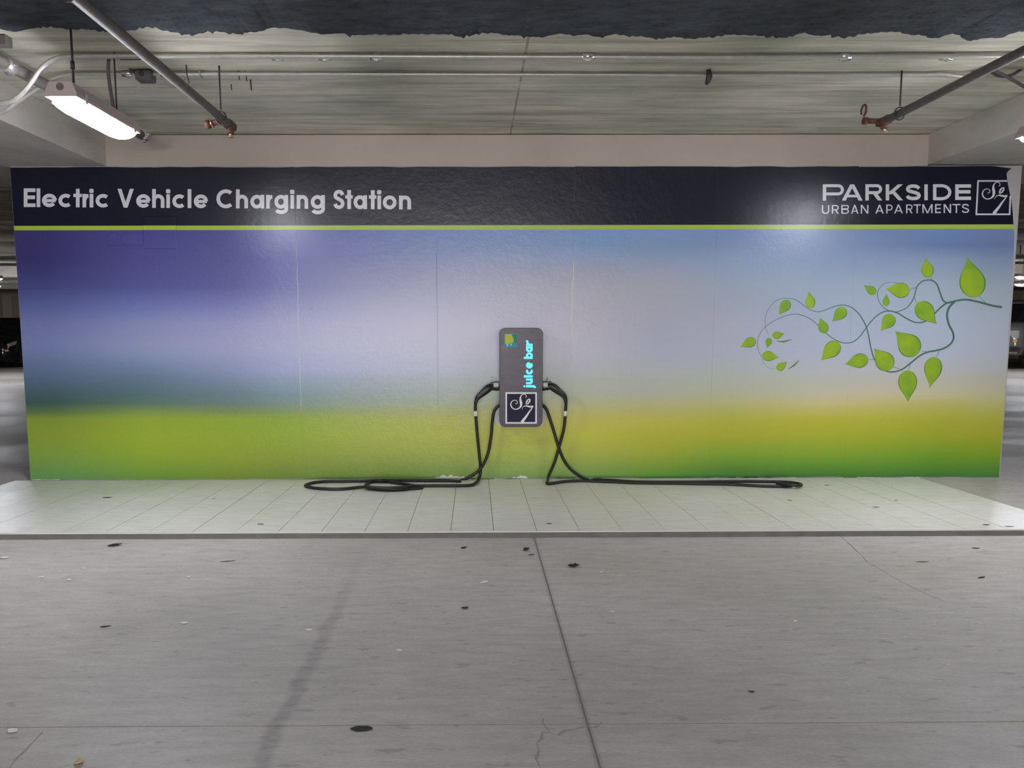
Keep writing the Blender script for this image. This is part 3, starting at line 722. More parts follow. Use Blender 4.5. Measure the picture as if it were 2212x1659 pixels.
# corner icon
def px_poly(pts, dy, M, b, th=0.0010):
    f = on_face(dy); b.prism([f(p[0], -p[1]) for p in pts], (0, -th, 0), M)
ic = lambda x, y: (1060+x*0.15064, 690+y*0.15064)
b = MB(); px_poly([ic(*p) for p in ((198,205),(372,205),(386,220),(386,385),(372,400),(212,400),(196,385))], -0.0003, mat('icon_blue', (0.07, 0.30, 0.46), 0.5, 0, 0.15), b); icon = b.build('corner_icon', ch)
b = MB(); px_poly([ic(*p) for p in ((205,212),(300,212),(312,250),(332,300),(322,330),(296,338),(270,352),(205,352))], -0.0010, mat('icon_lime', (0.50, 0.58, 0.05), 0.5, 0, 0.15), b); b.build('icon_lime_shape', icon)
b = MB(); px_poly([ic(*p) for p in ((306,212),(376,218),(376,330),(338,350),(330,325),(342,300),(320,250))], -0.0010, mat('icon_green', (0.04, 0.25, 0.16), 0.5, 0, 0.15), b); b.build('icon_green_shape', icon)
b = MB()
for pts in (((232,352),(244,352),(240,368),(250,368),(232,392),(236,374),(228,374)), ((288,348),(300,346),(298,360),(308,360),(290,382),(293,366),(285,366))): px_poly([ic(*p) for p in pts], -0.0012, mat('icon_pale', (0.65, 0.85, 0.90), 0.5, 0, 0.15), b)
b.build('icon_bolts', icon)
# emblem plate
M_PLATE = mat('navy_emblem_plate', (0.020, 0.019, 0.042), 0.5, 0, 0.15)
qf = quad((1093.5, 849), (1158, 849), (1093.5, 913.5), (1158, 913.5))
b = MB(); px_poly([(1093, 848.5), (1158.5, 848.5), (1158.5, 914), (1093, 914)], -0.0003, M_PLATE, b); pt = b.build('emblem_plate', ch)
b = MB(); M_EW = mat('white_emblem', (0.76, 0.75, 0.77), 0.4)
to3 = lambda u, v: on_y(*qf(u, v), CF)+Vector((0, -0.0011, 0))
for gi, pts in enumerate(([(-0.025, 0), (1.025, 0)], [(0, 0), (0, 1)], [(1, 0), (1, 1)], [(-0.025, 1), (1.025, 1)])): ribbon(b, pts, 0.052, M_EW, to3, (0, -0.0005-0.0001*gi, 0))
for gi, (pts, ws, cls) in enumerate(emblem_strokes()): ribbon(b, pts, ws, M_EW, to3, (0, -0.0009-0.00015*gi, 0), cls)
b.build('emblem', pt)
# connector holsters and cable hooks on both sides
for sgn, xe in ((-1, cx0), (1, cx1)):
    b = MB(); zz = on_y(1075, 830, -0.10).z
    lo = min(xe+sgn*0.003, xe+sgn*0.040); hi = max(xe+sgn*0.003, xe+sgn*0.040)
    b.box((lo, -0.125, zz-0.020), (hi, -0.055, zz+0.014), M_LGREY, 0.006)
    b.box((min(xe, xe+sgn*0.044), -0.120, zz+0.012), (max(xe, xe+sgn*0.044), -0.060, zz+0.017), M_DARKMET)
    b.box((xe+sgn*0.040-0.002, -0.120, zz+0.012), (xe+sgn*0.040+0.002, -0.062, zz+0.045), M_LGREY)
    b.build('connector_holster', ch)
    zt_, zb_ = on_y(1072, 880, -0.03).z, on_y(1072, 918, -0.03).z
    prof = [(xe-sgn*0.02, zb_-0.004), (xe+sgn*0.004, zb_-0.002), (xe+sgn*0.028, zb_+0.018), (xe+sgn*0.034, zb_+0.05), (xe+sgn*0.030, zt_-0.025), (xe+sgn*0.012, zt_), (xe-sgn*0.02, zt_)]
    MB().prism([(x, -0.008, z) for x, z in prof], (0, -0.045, 0), M_LGREY).build('cable_hook', ch)

# charging cables
M_CAB = mat('black_rubber_cable', (0.012, 0.012, 0.013), 0.45)
M_CON = mat('black_connector_plastic', (0.016, 0.016, 0.018), 0.35)
M_TAGW = mat('white_cable_tag', (0.75, 0.75, 0.72), 0.5)
k1 = lambda x, y: (980+x*0.24116, 680+y*0.24116)
def floor_pt(px, py, z=0.0):
    p = on_z(px, py, 0.022+z)
    if p.y > -0.018: p = on_y(px, py, -0.018); p.z = max(p.z, 0.021)
    p.z = pad_z(p.y)+0.0112+z; return p
def cable_thing(name, label, conn, hang_a, floor, hang_b, tagpx, xe, sgn):
    """conn: connector px; hang_a connector->floor px; floor px list; hang_b floor->charger px"""
    root = thing(name, label, 'cable', tuple(floor_pt(*floor[0])), 'charging cables')
    na = len(hang_a); nb = len(hang_b)
    P = [on_y(*p, -0.10+0.045*i/(na-1)) for i, p in enumerate(hang_a)]
    P += [floor_pt(*p[:2], (p[2] if len(p) > 2 else 0)) for p in floor]
    P += [on_y(*p, -0.055-0.025*i/(nb-1)) for i, p in enumerate(hang_b)]
    P.append(Vector((xe-sgn*0.01, -0.085, P[-1].z)))
    MB().tube(smooth_path(P, 5), 0.0107, M_CAB, 9).build('cord', root)
    cp = [on_y(*p, -0.092-0.002*i) for i, p in enumerate(conn)]
    cp[0] = Vector((xe+sgn*0.002, -0.092, cp[0].z))
    rr = [0.022, 0.022, 0.024, 0.028, 0.026, 0.022, 0.019, 0.014, 0.011]
    sp = smooth_path(cp, 3); n = len(sp)
    cobj = MB().tube(sp, [float(np.interp(i/(n-1), np.linspace(0, 1, len(rr)), rr)) for i in range(n)], M_CON, 12).build('connector', root)
    i0 = cp[2]; MB().box((min(i0.x, i0.x-sgn*0.03), i0.y-0.010, i0.z+0.018), (max(i0.x, i0.x-sgn*0.03), i0.y+0.010, i0.z+0.034), M_CON, 0.004).build('latch_button', cobj)
    a = on_y(*tagpx[0], -0.095); c = on_y(*tagpx[1], -0.092)
    MB().tube([a, a.lerp(c, 0.5), c], 0.0135, M_TAGW, 12).build('cable_tag', root)
    return root
k3 = lambda x, y, *z: (640+x*0.21700, 980+y*0.21700, *z)
k4 = lambda x, y, *z: (1120+x*0.28933, 980+y*0.28933, *z)
cable_thing('charging_cable', 'black charging cable looped in a long oval on the pad toward the heading lettering side',
    [k1(410,655), k1(370,652), k1(330,648), k1(295,672), k1(260,702), k1(225,732), k1(205,760), k1(195,800)],
    [k1(206,755), k1(196,800), k1(195,870), k1(202,960), k1(214,1100), k1(228,1240), k1(238,1340), k1(238,1420)],
    [k3(1815,255), k3(1780,300), k3(1730,320), k3(1600,325), k3(1400,325), k3(1200,325), k3(1090,308), k3(1000,295), k3(900,280), k3(800,276), k3(725,292), k3(688,325), k3(712,350), k3(800,362), k3(950,368), k3(1100,360), k3(1225,350), k3(1246,338), k3(1150,332, .012), k3(1050,345, .018), k3(900,352, .018), k3(700,342, .018), k3(600,345), k3(480,358), k3(350,360), k3(180,349), k3(95,328), k3(110,310), k3(180,290), k3(300,278), k3(500,276), k3(700,274), k3(850,268, .014), k3(1000,268), k3(1200,270), k3(1500,270), k3(1620,276)],
    [k1(60,1488), k1(140,1455), k1(240,1380), k1(305,1250), k1(335,1090), k1(346,960), k1(362,870), k1(392,825), k1(412,812)],
    (k1(194,862), k1(196,906)), cx0, -1)
cable_thing('charging_cable', 'black charging cable lying straight along the wall foot toward the leaf vine side',
    [k1(800,655), k1(840,648), k1(875,640), k1(910,662), k1(945,690), k1(980,716), k1(1000,750), k1(1006,790)],
    [k1(998,745), k1(1006,790), k1(1001,870), k1(990,1000), k1(965,1110), k1(940,1200), k1(900,1330), k1(855,1435)],
    [k4(217,200), k4(216,226), k4(262,222), k4(370,207), k4(510,204), k4(700,212), k4(900,220), k4(1100,223), k4(1400,228), k4(1600,233), k4(1800,245), k4(1980,248), k4(2045,242), k4(1990,232), k4(1930,226, .015), k4(2010,234, .018), k4(2080,246, .010), k4(2112,238), k4(2085,226), k4(2000,215), k4(1850,210), k4(1600,208), k4(1300,213), k4(1000,214), k4(850,211), k4(700,200), k4(580,197)],
    [k1(1200,1480), k1(1085,1415), k1(1005,1330), k1(950,1215), k1(890,1020), k1(845,880), k1(820,830), k1(800,812)],
    (k1(1000,862), k1(1000,906)), cx1, 1)

# ================================================================== CEILING SERVICES
def hanger(parent, x, y, z, r, zt=ZC):
    h = MB(); h.tube([(x, y, z+r+0.02), (x, y, zt)], 0.0045, M_DARKMET, 6)
    rod = h.build('hanger_rod', parent)
    ring = [(x+(r+0.006)*math.cos(a), y, z+(r+0.012)*math.sin(a)) for a in np.linspace(0, 2*math.pi, 21)[:-1]]
    MB().tube(ring, 0.004, M_DARKMET, 6, closed=True).build('hanger_ring', rod)
# sprinkler branch pipes
def sprinkler(x, z, yend, r, label, other):
    root = thing('sprinkler_pipe', label, 'pipe', (x, yend, z))
    MB().tube([(x, -8.0, z), (x, yend, z)], r, M_PIPE, 16).build('pipe', root)
    e = MB()
    e.tube([(x, yend-0.03, z), (x, yend+0.035, z)], r*1.28, M_RUST, 14); e.tube([(x, yend+0.035, z), (x, yend+0.06, z)], r*0.9, M_RUST, 10)
    e.tube([(x, yend+0.01, z), (x, yend+0.01, z-r*1.9)], r*0.85, M_RUST, 12)
    e.box((x-0.012, yend+0.055, z-0.012), (x+0.012, yend+0.08, z+0.012), M_RUST, 0.003)
    fit = e.build('end_fitting', root)
    s_ = MB(); s_.tube([(x, yend+0.01, z-r*1.8), (x, yend+0.01, z-r*2.6)], 0.009, M_BRASS, 8); s_.disc((x, yend+0.01, z-r*2.7), 0.017, (0, 0, -1), 0.003, M_BRASS)
    s_.build('sprinkler_head', fit)
    c = MB()
    if other < 0:
        c.tube([(x, yend-0.10, z), (x-0.075, yend-0.10, z-0.02)], r*0.7, M_RUST, 12); c.disc((x-0.072, yend-0.10, z-0.020), r*1.05, (-1, 0, -0.25), 0.022, M_RUST, 18); c.disc((x-0.058, yend-0.10, z-0.016), r*1.12, (-1, 0, -0.25), 0.006, M_BRASS, 18)
    else:
        c.tube([(x-0.02, yend+0.01, z), (x-0.095, yend+0.02, z+0.005)], r*0.72, M_RUST, 12); c.disc((x-0.09, yend+0.02, z+0.005), r*0.95, (-1, 0, 0), 0.02, M_RUST, 16)
        c.disc((x+0.0, yend-0.035, z-0.008), 0.013, (0, -1, -0.3), 0.004, M_BRIGHT, 12)
        ring = [(x-0.11, yend+0.02+0.026*math.cos(a), z+0.060+0.030*math.sin(a)) for a in np.linspace(-0.5, 4.6, 14)]
        c.tube(ring, 0.006, M_RUST, 6)
    c.build('side_outlet', root)
    hanger(root, x, yend-0.14, z, r); hanger(root, x, yend-1.62, z, r)
    return root
sprinkler(-1.300, 2.175, -1.225, 0.0215, 'grey sprinkler pipe ending in rusty fitting near the lit tube lamp', -1)
sprinkler(2.245, 2.215, -1.150, 0.0205, 'grey sprinkler pipe ending in rusty fitting above the brand lettering', 1)
# steel main along the left beam
rt = thing('steel_main_pipe', 'thick steel pipe running along the dropped beam behind tube lamp', 'pipe', (-2.2, -0.3, 2.33))
MB().tube([(-2.235, -8, 2.345), (-2.20, -1.62, 2.338), (-2.125, -0.34, 2.33)], 0.028, M_PIPE, 16).build('pipe', rt)
for yy, xx_ in ((-1.66, -2.202), (-0.36, -2.126)):
    b = MB(); b.tube([(xx_, yy-0.035, 2.338), (xx_, yy+0.035, 2.337)], 0.034, M_GALV, 16)
    b.box((xx_-0.010, yy-0.018, 2.293), (xx_+0.010, yy+0.018, 2.311), M_BRIGHT, 0.003); b.box((xx_+0.024, yy-0.018, 2.330), (xx_+0.044, yy+0.018, 2.350), M_BRIGHT, 0.003); b.build('grooved_coupling', rt)
MB().box((-2.36, -1.79, ZC-0.045), (-2.13, -1.735, ZC), M_PIPE).build('support_channel', rt)
for yy in (-1.76, -0.55): MB().tube([(-2.2, yy, 2.37), (-2.2, yy, ZC)], 0.005, M_DARKMET, 6).build('hanger_rod', rt)

# thin conduits across the bay
def conduit(name, label, pts, r, couplings, yv):
    root = thing(name, label, 'conduit', tuple(pts[0]))
    MB().tube(smooth_path(pts, 5), r, M_GALV, 10).build('pipe', root)
    for x in couplings:
        b = MB(); b.tube([(x-0.028, yv, ZC-r-0.004), (x+0.028, yv, ZC-r-0.004)], r*1.45, M_BRIGHT, 10)
        b.box((x-0.008, yv-0.004, ZC-2.6*r-0.006), (x+0.008, yv+0.004, ZC-2*r), M_BRIGHT); b.build('coupling', root)
    return root
cA, cB = -1.555, -1.290
zA, zB = ZC-0.018, ZC-0.016
pa = [(-2.9, cA, ZS-0.02), (-2.45, cA, ZS-0.022), (-2.30, cA, 2.196), (-2.235, cA, 2.215), (-2.165, cA, 2.28), (-2.10, cA, 2.36), (-2.02, cA, 2.405), (-1.90, cA, zA), (-1.7, cA, zA), (-0.95, cA, zA), (0.2, cA+0.01, zA), (1.3, cA+0.015, zA), (2.2, cA, zA), (BR, cA-0.02, zA)]
conduit('ceiling_conduit', 'thicker steel conduit strapped across the ceiling nearer the dark insulation', pa, 0.0125, [-0.955, -0.725, -0.475, 0.56, 1.82, 2.32], cA+0.01)
pb = [(-2.60, cB, ZS-0.015), (-2.46, cB, 2.225), (-2.38, cB, 2.275), (-2.27, cB, 2.345), (-2.16, cB, 2.402), (-2.05, cB, zB), (-1.9, cB, zB), (-0.95, cB, zB), (0.2, cB+0.01, zB), (1.4, cB+0.02, zB), (2.3, cB+0.01, zB), (2.45, cB, zB), (2.56, cB, zB-0.012), (2.64, cB, zB-0.010), (2.70, cB, zB)]
c2nd = conduit('ceiling_conduit', 'thinner steel conduit with junction box crossing the ceiling above mural', pb, 0.0105, [-1.60, -1.80], cB)
jx = on_z(290, 148, ZC-0.03).x
jb_ = MB().box((jx-0.040, cB-0.035, ZC-0.055), (jx+0.045, cB+0.035, ZC-0.002), M_FLEX, 0.006).build('junction_box', c2nd)
MB().disc((jx-0.004, cB-0.034, ZC-0.026), 0.014, (0, -1, 0), 0.006, M_DARKMET).build('knockout', jb_)
for xx_, y_ in ((-1.42, cB),): MB().box((xx_-0.004, y_-0.02, ZC-0.03), (xx_+0.004, y_+0.02, ZC), M_BRIGHT).build('strap', c2nd)
# sagging dark cables near the right pipe
def slack(pts, label, off=0.0):
    P = [on_y(px, py, cB-0.02-off) for px, py in pts]
    P[0] = Vector((P[0].x, P[0].y, zB))
    return tag(MB().tube(smooth_path(P, 5), 0.008, M_FLEX, 8).build('slack_cable', None, P[0]), label, 'cable')
slack([(2100, 150), (2135, 155), (2160, 165), (2185, 162), (2212, 146), (2240, 128)], 'dark slack cable rising again past the sprinkler pipe over the brand lettering')
slack([(2120, 148), (2145, 152), (2172, 164), (2195, 177), (2225, 194), (2250, 200)], 'dark slack cable drooping to the dropped beam past the sprinkler pipe', 0.05)
# steel insert slots and a stub in the slab
for (px, py, l, lab) in ((515, 153, 0.045, 'first short wire stub hanging from the slab beside the rusty pipe end'), (531, 154, 0.050, 'second short wire stub hanging from the slab beside the rusty pipe end'), (541, 172, 0.055, 'thickest short wire stub hanging from the slab beside the rusty pipe end'), (499, 182, 0.030, 'shortest wire stub hanging from the slab beside the rusty pipe end'), (402, 140, 0.090, 'long crooked wire stub hanging behind the sprinkler pipe')):
    p = on_z(px, py, ZC); r_ = 0.0042 if px == 541 else 0.003
    b = MB().tube([(p.x, p.y, ZC+0.001), (p.x+0.002, p.y, ZC-l*0.5), (p.x+(0.012 if l > 0.08 else 0.003), p.y, ZC-l)], r_, M_DARKMET, 6)
    tag(b.build('wire_stub', None, (p.x, p.y, ZC)), lab, 'wire stub', 'wire stubs in the slab')
p = on_z(281, 127, ZC)
tag(MB().box((p.x-0.05, p.y-0.006, ZC-0.004), (p.x+0.05, p.y+0.006, ZC+0.001), M_DARKMET).build('ceiling_insert', None, (p.x, p.y, ZC)), 'thin dark steel insert slot in the slab above the junction box', 'insert slot')
p = on_z(1530, 152, ZC)
b = MB(); b.tube(smooth_path([(p.x, p.y, ZC), (p.x, p.y-0.02, ZC-0.03), (p.x-0.005, p.y-0.02, ZC-0.055), (p.x-0.012, p.y-0.01, ZC-0.075)], 4), [0.012, 0.013, 0.014, 0.015, 0.016, 0.016, 0.015, 0.015, 0.014, 0.013, 0.011, 0.009, 0.006], M_DARKMET, 8)
tag(b.build('cable_stub', None, (p.x, p.y, ZC)), 'short dark cable stub poking out of the ceiling slab', 'cable stub')

# ================================================================== LAMPS
def lamp(x, y0, y1, zb, label, group='tube lamps over the bay', drops=True, end=''):
    """vapour-tight lamp along y: lens bottom at zb"""
    root = thing('garage_lamp'+end, label, 'lamp', (x, (y0+y1)/2, zb), group)
    zl = zb+0.047; zt = zb+0.108; hw = 0.068
    sec = lambda y, s=1.0: [(x-hw*s, y, zl), (x+hw*s, y, zl), (x+hw*s, y, zl+0.016), (x+hw*0.72*s, y, zt), (x-hw*0.72*s, y, zt), (x-hw*s, y, zl+0.016)]
    MB().loft([sec(y0), sec(y1)], M_LAMPH).build('housing', root)
    MB().disc((x, y0+0.001, zl+0.040), 0.016, (0, -1, 0), 0.004, M_PIPE, 18).build('end_knockout', root)
    def lens(y, d):
        pts = []
        for k in range(13):
            a = math.pi*k/12; pts.append((x-hw*0.93*math.cos(a)*(0.55+0.45*min(1, d*1.2)), y, zl-0.001-(zl-zb)*d*abs(math.sin(a))**0.75))
        return pts
    L = y1-y0
    rings = [lens(y0+0.004, 0.18), lens(y0+0.02, 0.45), lens(y0+0.06, 0.85), lens(y0+0.12, 1.0), lens(y1-0.12, 1.0), lens(y1-0.05, 0.85), lens(y1-0.015, 0.5), lens(y1-0.003, 0.25)]
    MB().loft(rings, M_LENS, True, True).build('diffuser'+end, root)
    for sx in (-1, 1):
        for fy in (0.12, 0.88):
            yy = y0+L*fy; MB().box((min(x+sx*hw, x+sx*(hw+0.006)), yy-0.012, zl-0.012), (max(x+sx*hw, x+sx*(hw+0.006)), yy+0.012, zl+0.030), M_BRIGHT).build('latch', root)
    if drops:
        rod = MB().tube([(x-0.02, y0+L*0.25, zt-0.002), (x-0.02, y0+L*0.25, ZC)], 0.005, M_DARKMET, 6).build('hanger_rod', root)
        MB().tube([(x-0.02, y0+L*0.25, zt+0.10), (x-0.02, y0+L*0.25, zt+0.135)], 0.009, M_DARKMET, 6).build('turnbuckle', rod)
        MB().tube([(x+0.01, y0+L*0.80, zt-0.002), (x+0.01, y0+L*0.80, ZC)], 0.004, M_DARKMET, 6).build('hanger_rod', root)
    return root
lampL = lamp(-1.757, -2.05, -1.43, 2.034, 'lit tube lamp hung beside the dropped beam, over Electric Vehicle heading', drops=True)
# flexible whip from the junction box to the lamp
wp = [Vector((jx-0.03, cB, ZC-0.03)), on_y(262, 130, -1.36), on_y(246, 119, -1.45), on_y(236, 124, -1.50), on_y(234, 155, -1.51), on_y(238, 190, -1.51), on_y(243, 220, -1.51), on_y(247, 245, -1.50)]
wp[-1].z = 2.146
tag(MB().tube(smooth_path(wp, 5), 0.0085, M_FLEX, 8).build('flexible_conduit', None, wp[0]), 'dark flexible conduit dropping from the junction box to tube lamp', 'conduit')
lamp(2.955, -1.93, -1.26, 2.045, 'lit tube lamp beside the dropped beam, over the torn mural corner')
# lamp row behind the camera, seen as a sheen in the heading band and in the charger face
lamp(-0.2, -6.3, -5.635, 2.15, 'lit tube lamp hung over the entrance lane behind the bay', None, end='_offscreen')
for (x, y) in ((-9.55, 9.6), (-11.2, 12.2), (11.0, 9.6), (12.85, 12.2)):
    lp = lamp(x, y-0.33, y+0.33, 2.03, '%s lit tube lamp hung parallel to the mural wall on the %s side' % ('nearer' if y < 10 else 'farther', 'black car' if x < 0 else 'pickup'), 'tube lamps over the far aisle')
    lp.rotation_euler = (0, 0, math.pi/2)

# pipes crossing behind the wall
for k, (yy, z, r) in enumerate(((1.35, 2.33, 0.03), (3.6, 2.30, 0.05), (7.2, 2.25, 0.04), (8.8, 2.28, 0.03), (12.4, 2.22, 0.05), (17.3, 2.25, 0.05))):
    rt = thing('service_pipe', ('first thin', 'second thick', 'third', 'fourth thin', 'fifth thick', 'sixth thick')[k]+' service pipe across the garage counted from the mural wall', 'pipe', (0, yy, z), 'service pipes behind the wall')
    MB().tube([(-19.9, yy, z), (19.9, yy, z)], r, M_PIPE, 10).build('pipe', rt)
    for xx_ in (-14, -9, -5, 5, 9, 14): MB().tube([(xx_, yy, z+r), (xx_, yy, ZC)], 0.008, M_DARKMET, 6).build('hanger_rod', rt)

# ================================================================== VEHICLES
M_GLASS = mat('dark_car_glass', (0.015, 0.017, 0.02), 0.06)
M_TYRE = mat('black_tyre', (0.012, 0.012, 0.012), 0.8)
M_RIM = mat('alloy_rim', (0.55, 0.55, 0.56), 0.3, 0.8)
M_HL = mat('clear_headlamp', (0.75, 0.75, 0.78), 0.12, 0.4)
M_CHROME = mat('chrome_trim', (0.8, 0.8, 0.8), 0.12, 1.0)
M_AMBER = mat('amber_lens', (0.75, 0.45, 0.12), 0.2)
M_TAIL = mat('red_tail_lens', (0.45, 0.02, 0.02), 0.2)
def vehicle(name, label, loc, rz, paint, pickup=False):
    """local: front faces -y"""
    root = thing(name, label, 'car' if not pickup else 'pickup truck', (0, 0, 0))
    W = 0.98 if pickup else 0.90; rw_ = 0.40 if pickup else 0.33
    # stations: y, bottom, top, halfwidth
    if pickup: st = [(-2.75, 0.45, 0.86, 0.80), (-2.68, 0.38, 1.05, 0.93), (-2.3, 0.36, 1.17, 0.97), (-1.2, 0.36, 1.22, 0.98), (-0.9, 0.36, 1.24, 0.98), (0.9, 0.36, 1.22, 0.98), (2.6, 0.40, 1.20, 0.97), (2.75, 0.45, 1.15, 0.93)]
    else: st = [(-2.30, 0.30, 0.58, 0.62), (-2.22, 0.22, 0.70, 0.80), (-1.9, 0.18, 0.80, 0.88), (-0.95, 0.18, 0.95, 0.90), (-0.4, 0.18, 0.98, 0.90), (1.3, 0.18, 0.99, 0.90), (2.1, 0.22, 0.97, 0.86), (2.30, 0.32, 0.85, 0.70)]
    def sec(y, zb, zt, hw): return [(-hw*0.92, y, zb), (hw*0.92, y, zb), (hw, y, zb+(zt-zb)*0.35), (hw*0.98, y, zb+(zt-zb)*0.75), (hw*0.86, y, zt), (0, y, zt+0.03), (-hw*0.86, y, zt), (-hw*0.98, y, zb+(zt-zb)*0.75), (-hw, y, zb+(zt-zb)*0.35)]
    MB().loft([sec(*s) for s in st], paint, True, True).build('body', root)
    if pickup: gs = [(-1.25, 1.20, 1.22, 0.84), (-0.62, 1.20, 1.74, 0.74), (-0.2, 1.20, 1.83, 0.72), (0.85, 1.2, 1.82, 0.72), (1.0, 1.2, 1.22, 0.84)]
    else: gs = [(-1.0, 0.94, 0.96, 0.80), (-0.25, 0.96, 1.36, 0.62), (0.25, 0.96, 1.43, 0.60), (0.95, 0.96, 1.40, 0.60), (1.75, 0.95, 0.99, 0.74)]
    hwb = 0.86 if pickup else 0.80
    gsec = lambda y, zb, zt, hw: [(-hwb, y, zb), (hwb, y, zb), (hw, y, zt), (-hw, y, zt)]
    cab = MB().loft([gsec(*g) for g in gs], M_GLASS, True, False).build('window_glass', root)
    roof = gs[1:-1]
    MB().loft([[(-g[3]-0.01, g[0], g[2]-0.012), (g[3]+0.01, g[0], g[2]-0.012), (g[3]*0.9, g[0], g[2]+0.022), (-g[3]*0.9, g[0], g[2]+0.022)] for g in roof], paint, True, True).build('roof', root)
    for sx in (-1, 1):
        for i, j in ((0, 1), (3, 4)):
            a = gs[i]; c = gs[j]
            pa_ = (sx*(hwb if a[2]-a[1] < 0.06 else a[3]), a[0], a[2]); pc_ = (sx*(hwb if c[2]-c[1] < 0.06 else c[3]), c[0], c[2])
            MB().tube([pa_, pc_], 0.035, paint, 6).build('roof_pillar', root)
        ym = gs[2][0]+0.1; MB().tube([(sx*(hwb+0.005), ym, gs[2][1]), (sx*(gs[2][3]+0.01), ym, gs[2][2])], 0.03, paint, 6).build('roof_pillar', root)
        hx = 0.62 if not pickup else 0.70
        if pickup: hl = MB().box((sx*hx-0.17, -2.74, 0.80), (sx*hx+0.17, -2.60, 1.00), M_HL, 0.02)
        else: hl = MB().loft([[(sx*(hx-0.20), -2.27, 0.54), (sx*(hx+0.14), -2.24, 0.56), (sx*(hx+0.16), -2.20, 0.68), (sx*(hx-0.16), -2.25, 0.63)], [(sx*(hx-0.18), -2.15, 0.56), (sx*(hx+0.22), -1.92, 0.60), (sx*(hx+0.24), -1.86, 0.76), (sx*(hx-0.12), -2.05, 0.73)]], M_HL)
        h_ = hl.build('headlamp', root)
        MB().box((sx*(hx+0.10)-0.05, -2.765 if pickup else -2.275, 0.70 if pickup else 0.47), (sx*(hx+0.10)+0.05, -2.60 if pickup else -2.10, 0.78 if pickup else 0.53), M_AMBER, 0.01).build('indicator', h_)
        MB().box((sx*0.70-0.12, 2.68 if pickup else 2.14, 0.80), (sx*0.70+0.12, 2.77 if pickup else 2.26, 1.05 if pickup else 0.92), M_TAIL, 0.015).build('tail_lamp', root)
        mx = sx*(W+0.10); my = -0.85 if pickup else -0.62; mz = 1.36 if pickup else 1.03
        mm = MB().box((mx-0.10, my-0.05, mz-0.09), (mx+0.08, my+0.06, mz+0.11), paint if not pickup else M_CHROME, 0.03); mm.box((sx*(W-0.14)-0.05, my-0.02, mz-0.10), (sx*(W+0.02)+0.03, my+0.03, mz-0.05), M_TYRE); mm.build('wing_mirror', root)
        for yw in ((-1.75, 1.7) if pickup else (-1.42, 1.38)):
            w_ = MB().tube([(sx*(W-0.23), yw, rw_), (sx*(W-0.20), yw, rw_), (sx*(W-0.02), yw, rw_), (sx*(W+0.012), yw, rw_)], [rw_*0.93, rw_, rw_, rw_*0.93], M_TYRE, 28).build('wheel', root)
            r_ = MB(); r_.disc((sx*(W+0.005), yw, rw_), rw_*0.62, (sx, 0, 0), 0.014, M_RIM, 24)
            r_.disc((sx*(W+0.012), yw, rw_), rw_*0.16, (sx, 0, 0), 0.02, M_TYRE, 12); r_.build('rim', w_)
            arch = [(sx*(W+0.004), yw+(rw_*1.13)*math.cos(a), rw_+(rw_*1.13)*math.sin(a)) for a in np.linspace(-0.1, math.pi+0.1, 18)]
            MB().tube(arch, 0.03, M_TYRE, 6).build('wheel_arch', root)
        MB().box((sx*(W*0.99)-0.02, -0.05, 0.98 if pickup else 0.80), (sx*(W*0.99)+0.02, 0.13, 1.01 if pickup else 0.83), M_CHROME).build('door_handle', root)
    yf = -2.76 if pickup else -2.31
    g_ = MB().box((-0.48, yf, 0.66 if pickup else 0.36), (0.48, yf+0.10, 1.02 if pickup else 0.54), M_TYRE, 0.02)
    gr = g_.build('grille', root)
    for k in range(3): zz = (0.74+0.1*k) if pickup else (0.40+0.045*k); MB().box((-0.46, yf-0.012, zz), (0.46, yf+0.01, zz+0.02), M_CHROME).build('grille_bar', gr)
    MB().box((-0.92 if pickup else -0.80, yf-0.10 if pickup else yf+0.02, 0.42 if pickup else 0.22), (0.92 if pickup else 0.80, yf+0.10, 0.62 if pickup else 0.34), M_CHROME if pickup else paint, 0.04).build('bumper', root)
    MB().box((-0.16, yf-0.115 if pickup else yf-0.005, 0.46 if pickup else 0.25), (0.16, yf-0.09 if pickup else yf+0.03, 0.58 if pickup else 0.33), M_INKWHITE).build('number_plate', root)
    if pickup:
        MB().box((-0.80, 1.02, 1.19), (0.80, 2.66, 1.245), M_TYRE).build('bed_cover', root)
    root.location = loc; root.rotation_euler = (0, 0, rz)
    return root
M_BLACK = mat('black_car_paint', (0.010, 0.010, 0.012), 0.12); M_SILV = mat('silver_car_paint', (0.34, 0.34, 0.35), 0.25, 0.6); M_GREY = mat('grey_car_paint', (0.16, 0.16, 0.17), 0.2, 0.5)
vehicle('parked_car', 'black car with bright headlamp parked beyond the wall', (-14.25, 17.95, 0), math.radians(12), M_BLACK)
vehicle('parked_pickup', 'silver pickup truck parked beyond the torn end of the wall', (15.45, 16.35, 0), math.radians(-50), M_SILV, True)
vehicle('parked_car', 'grey car parked beside the black car against the beige wall', (-17.3, 18.2, 0), math.radians(4), M_GREY)

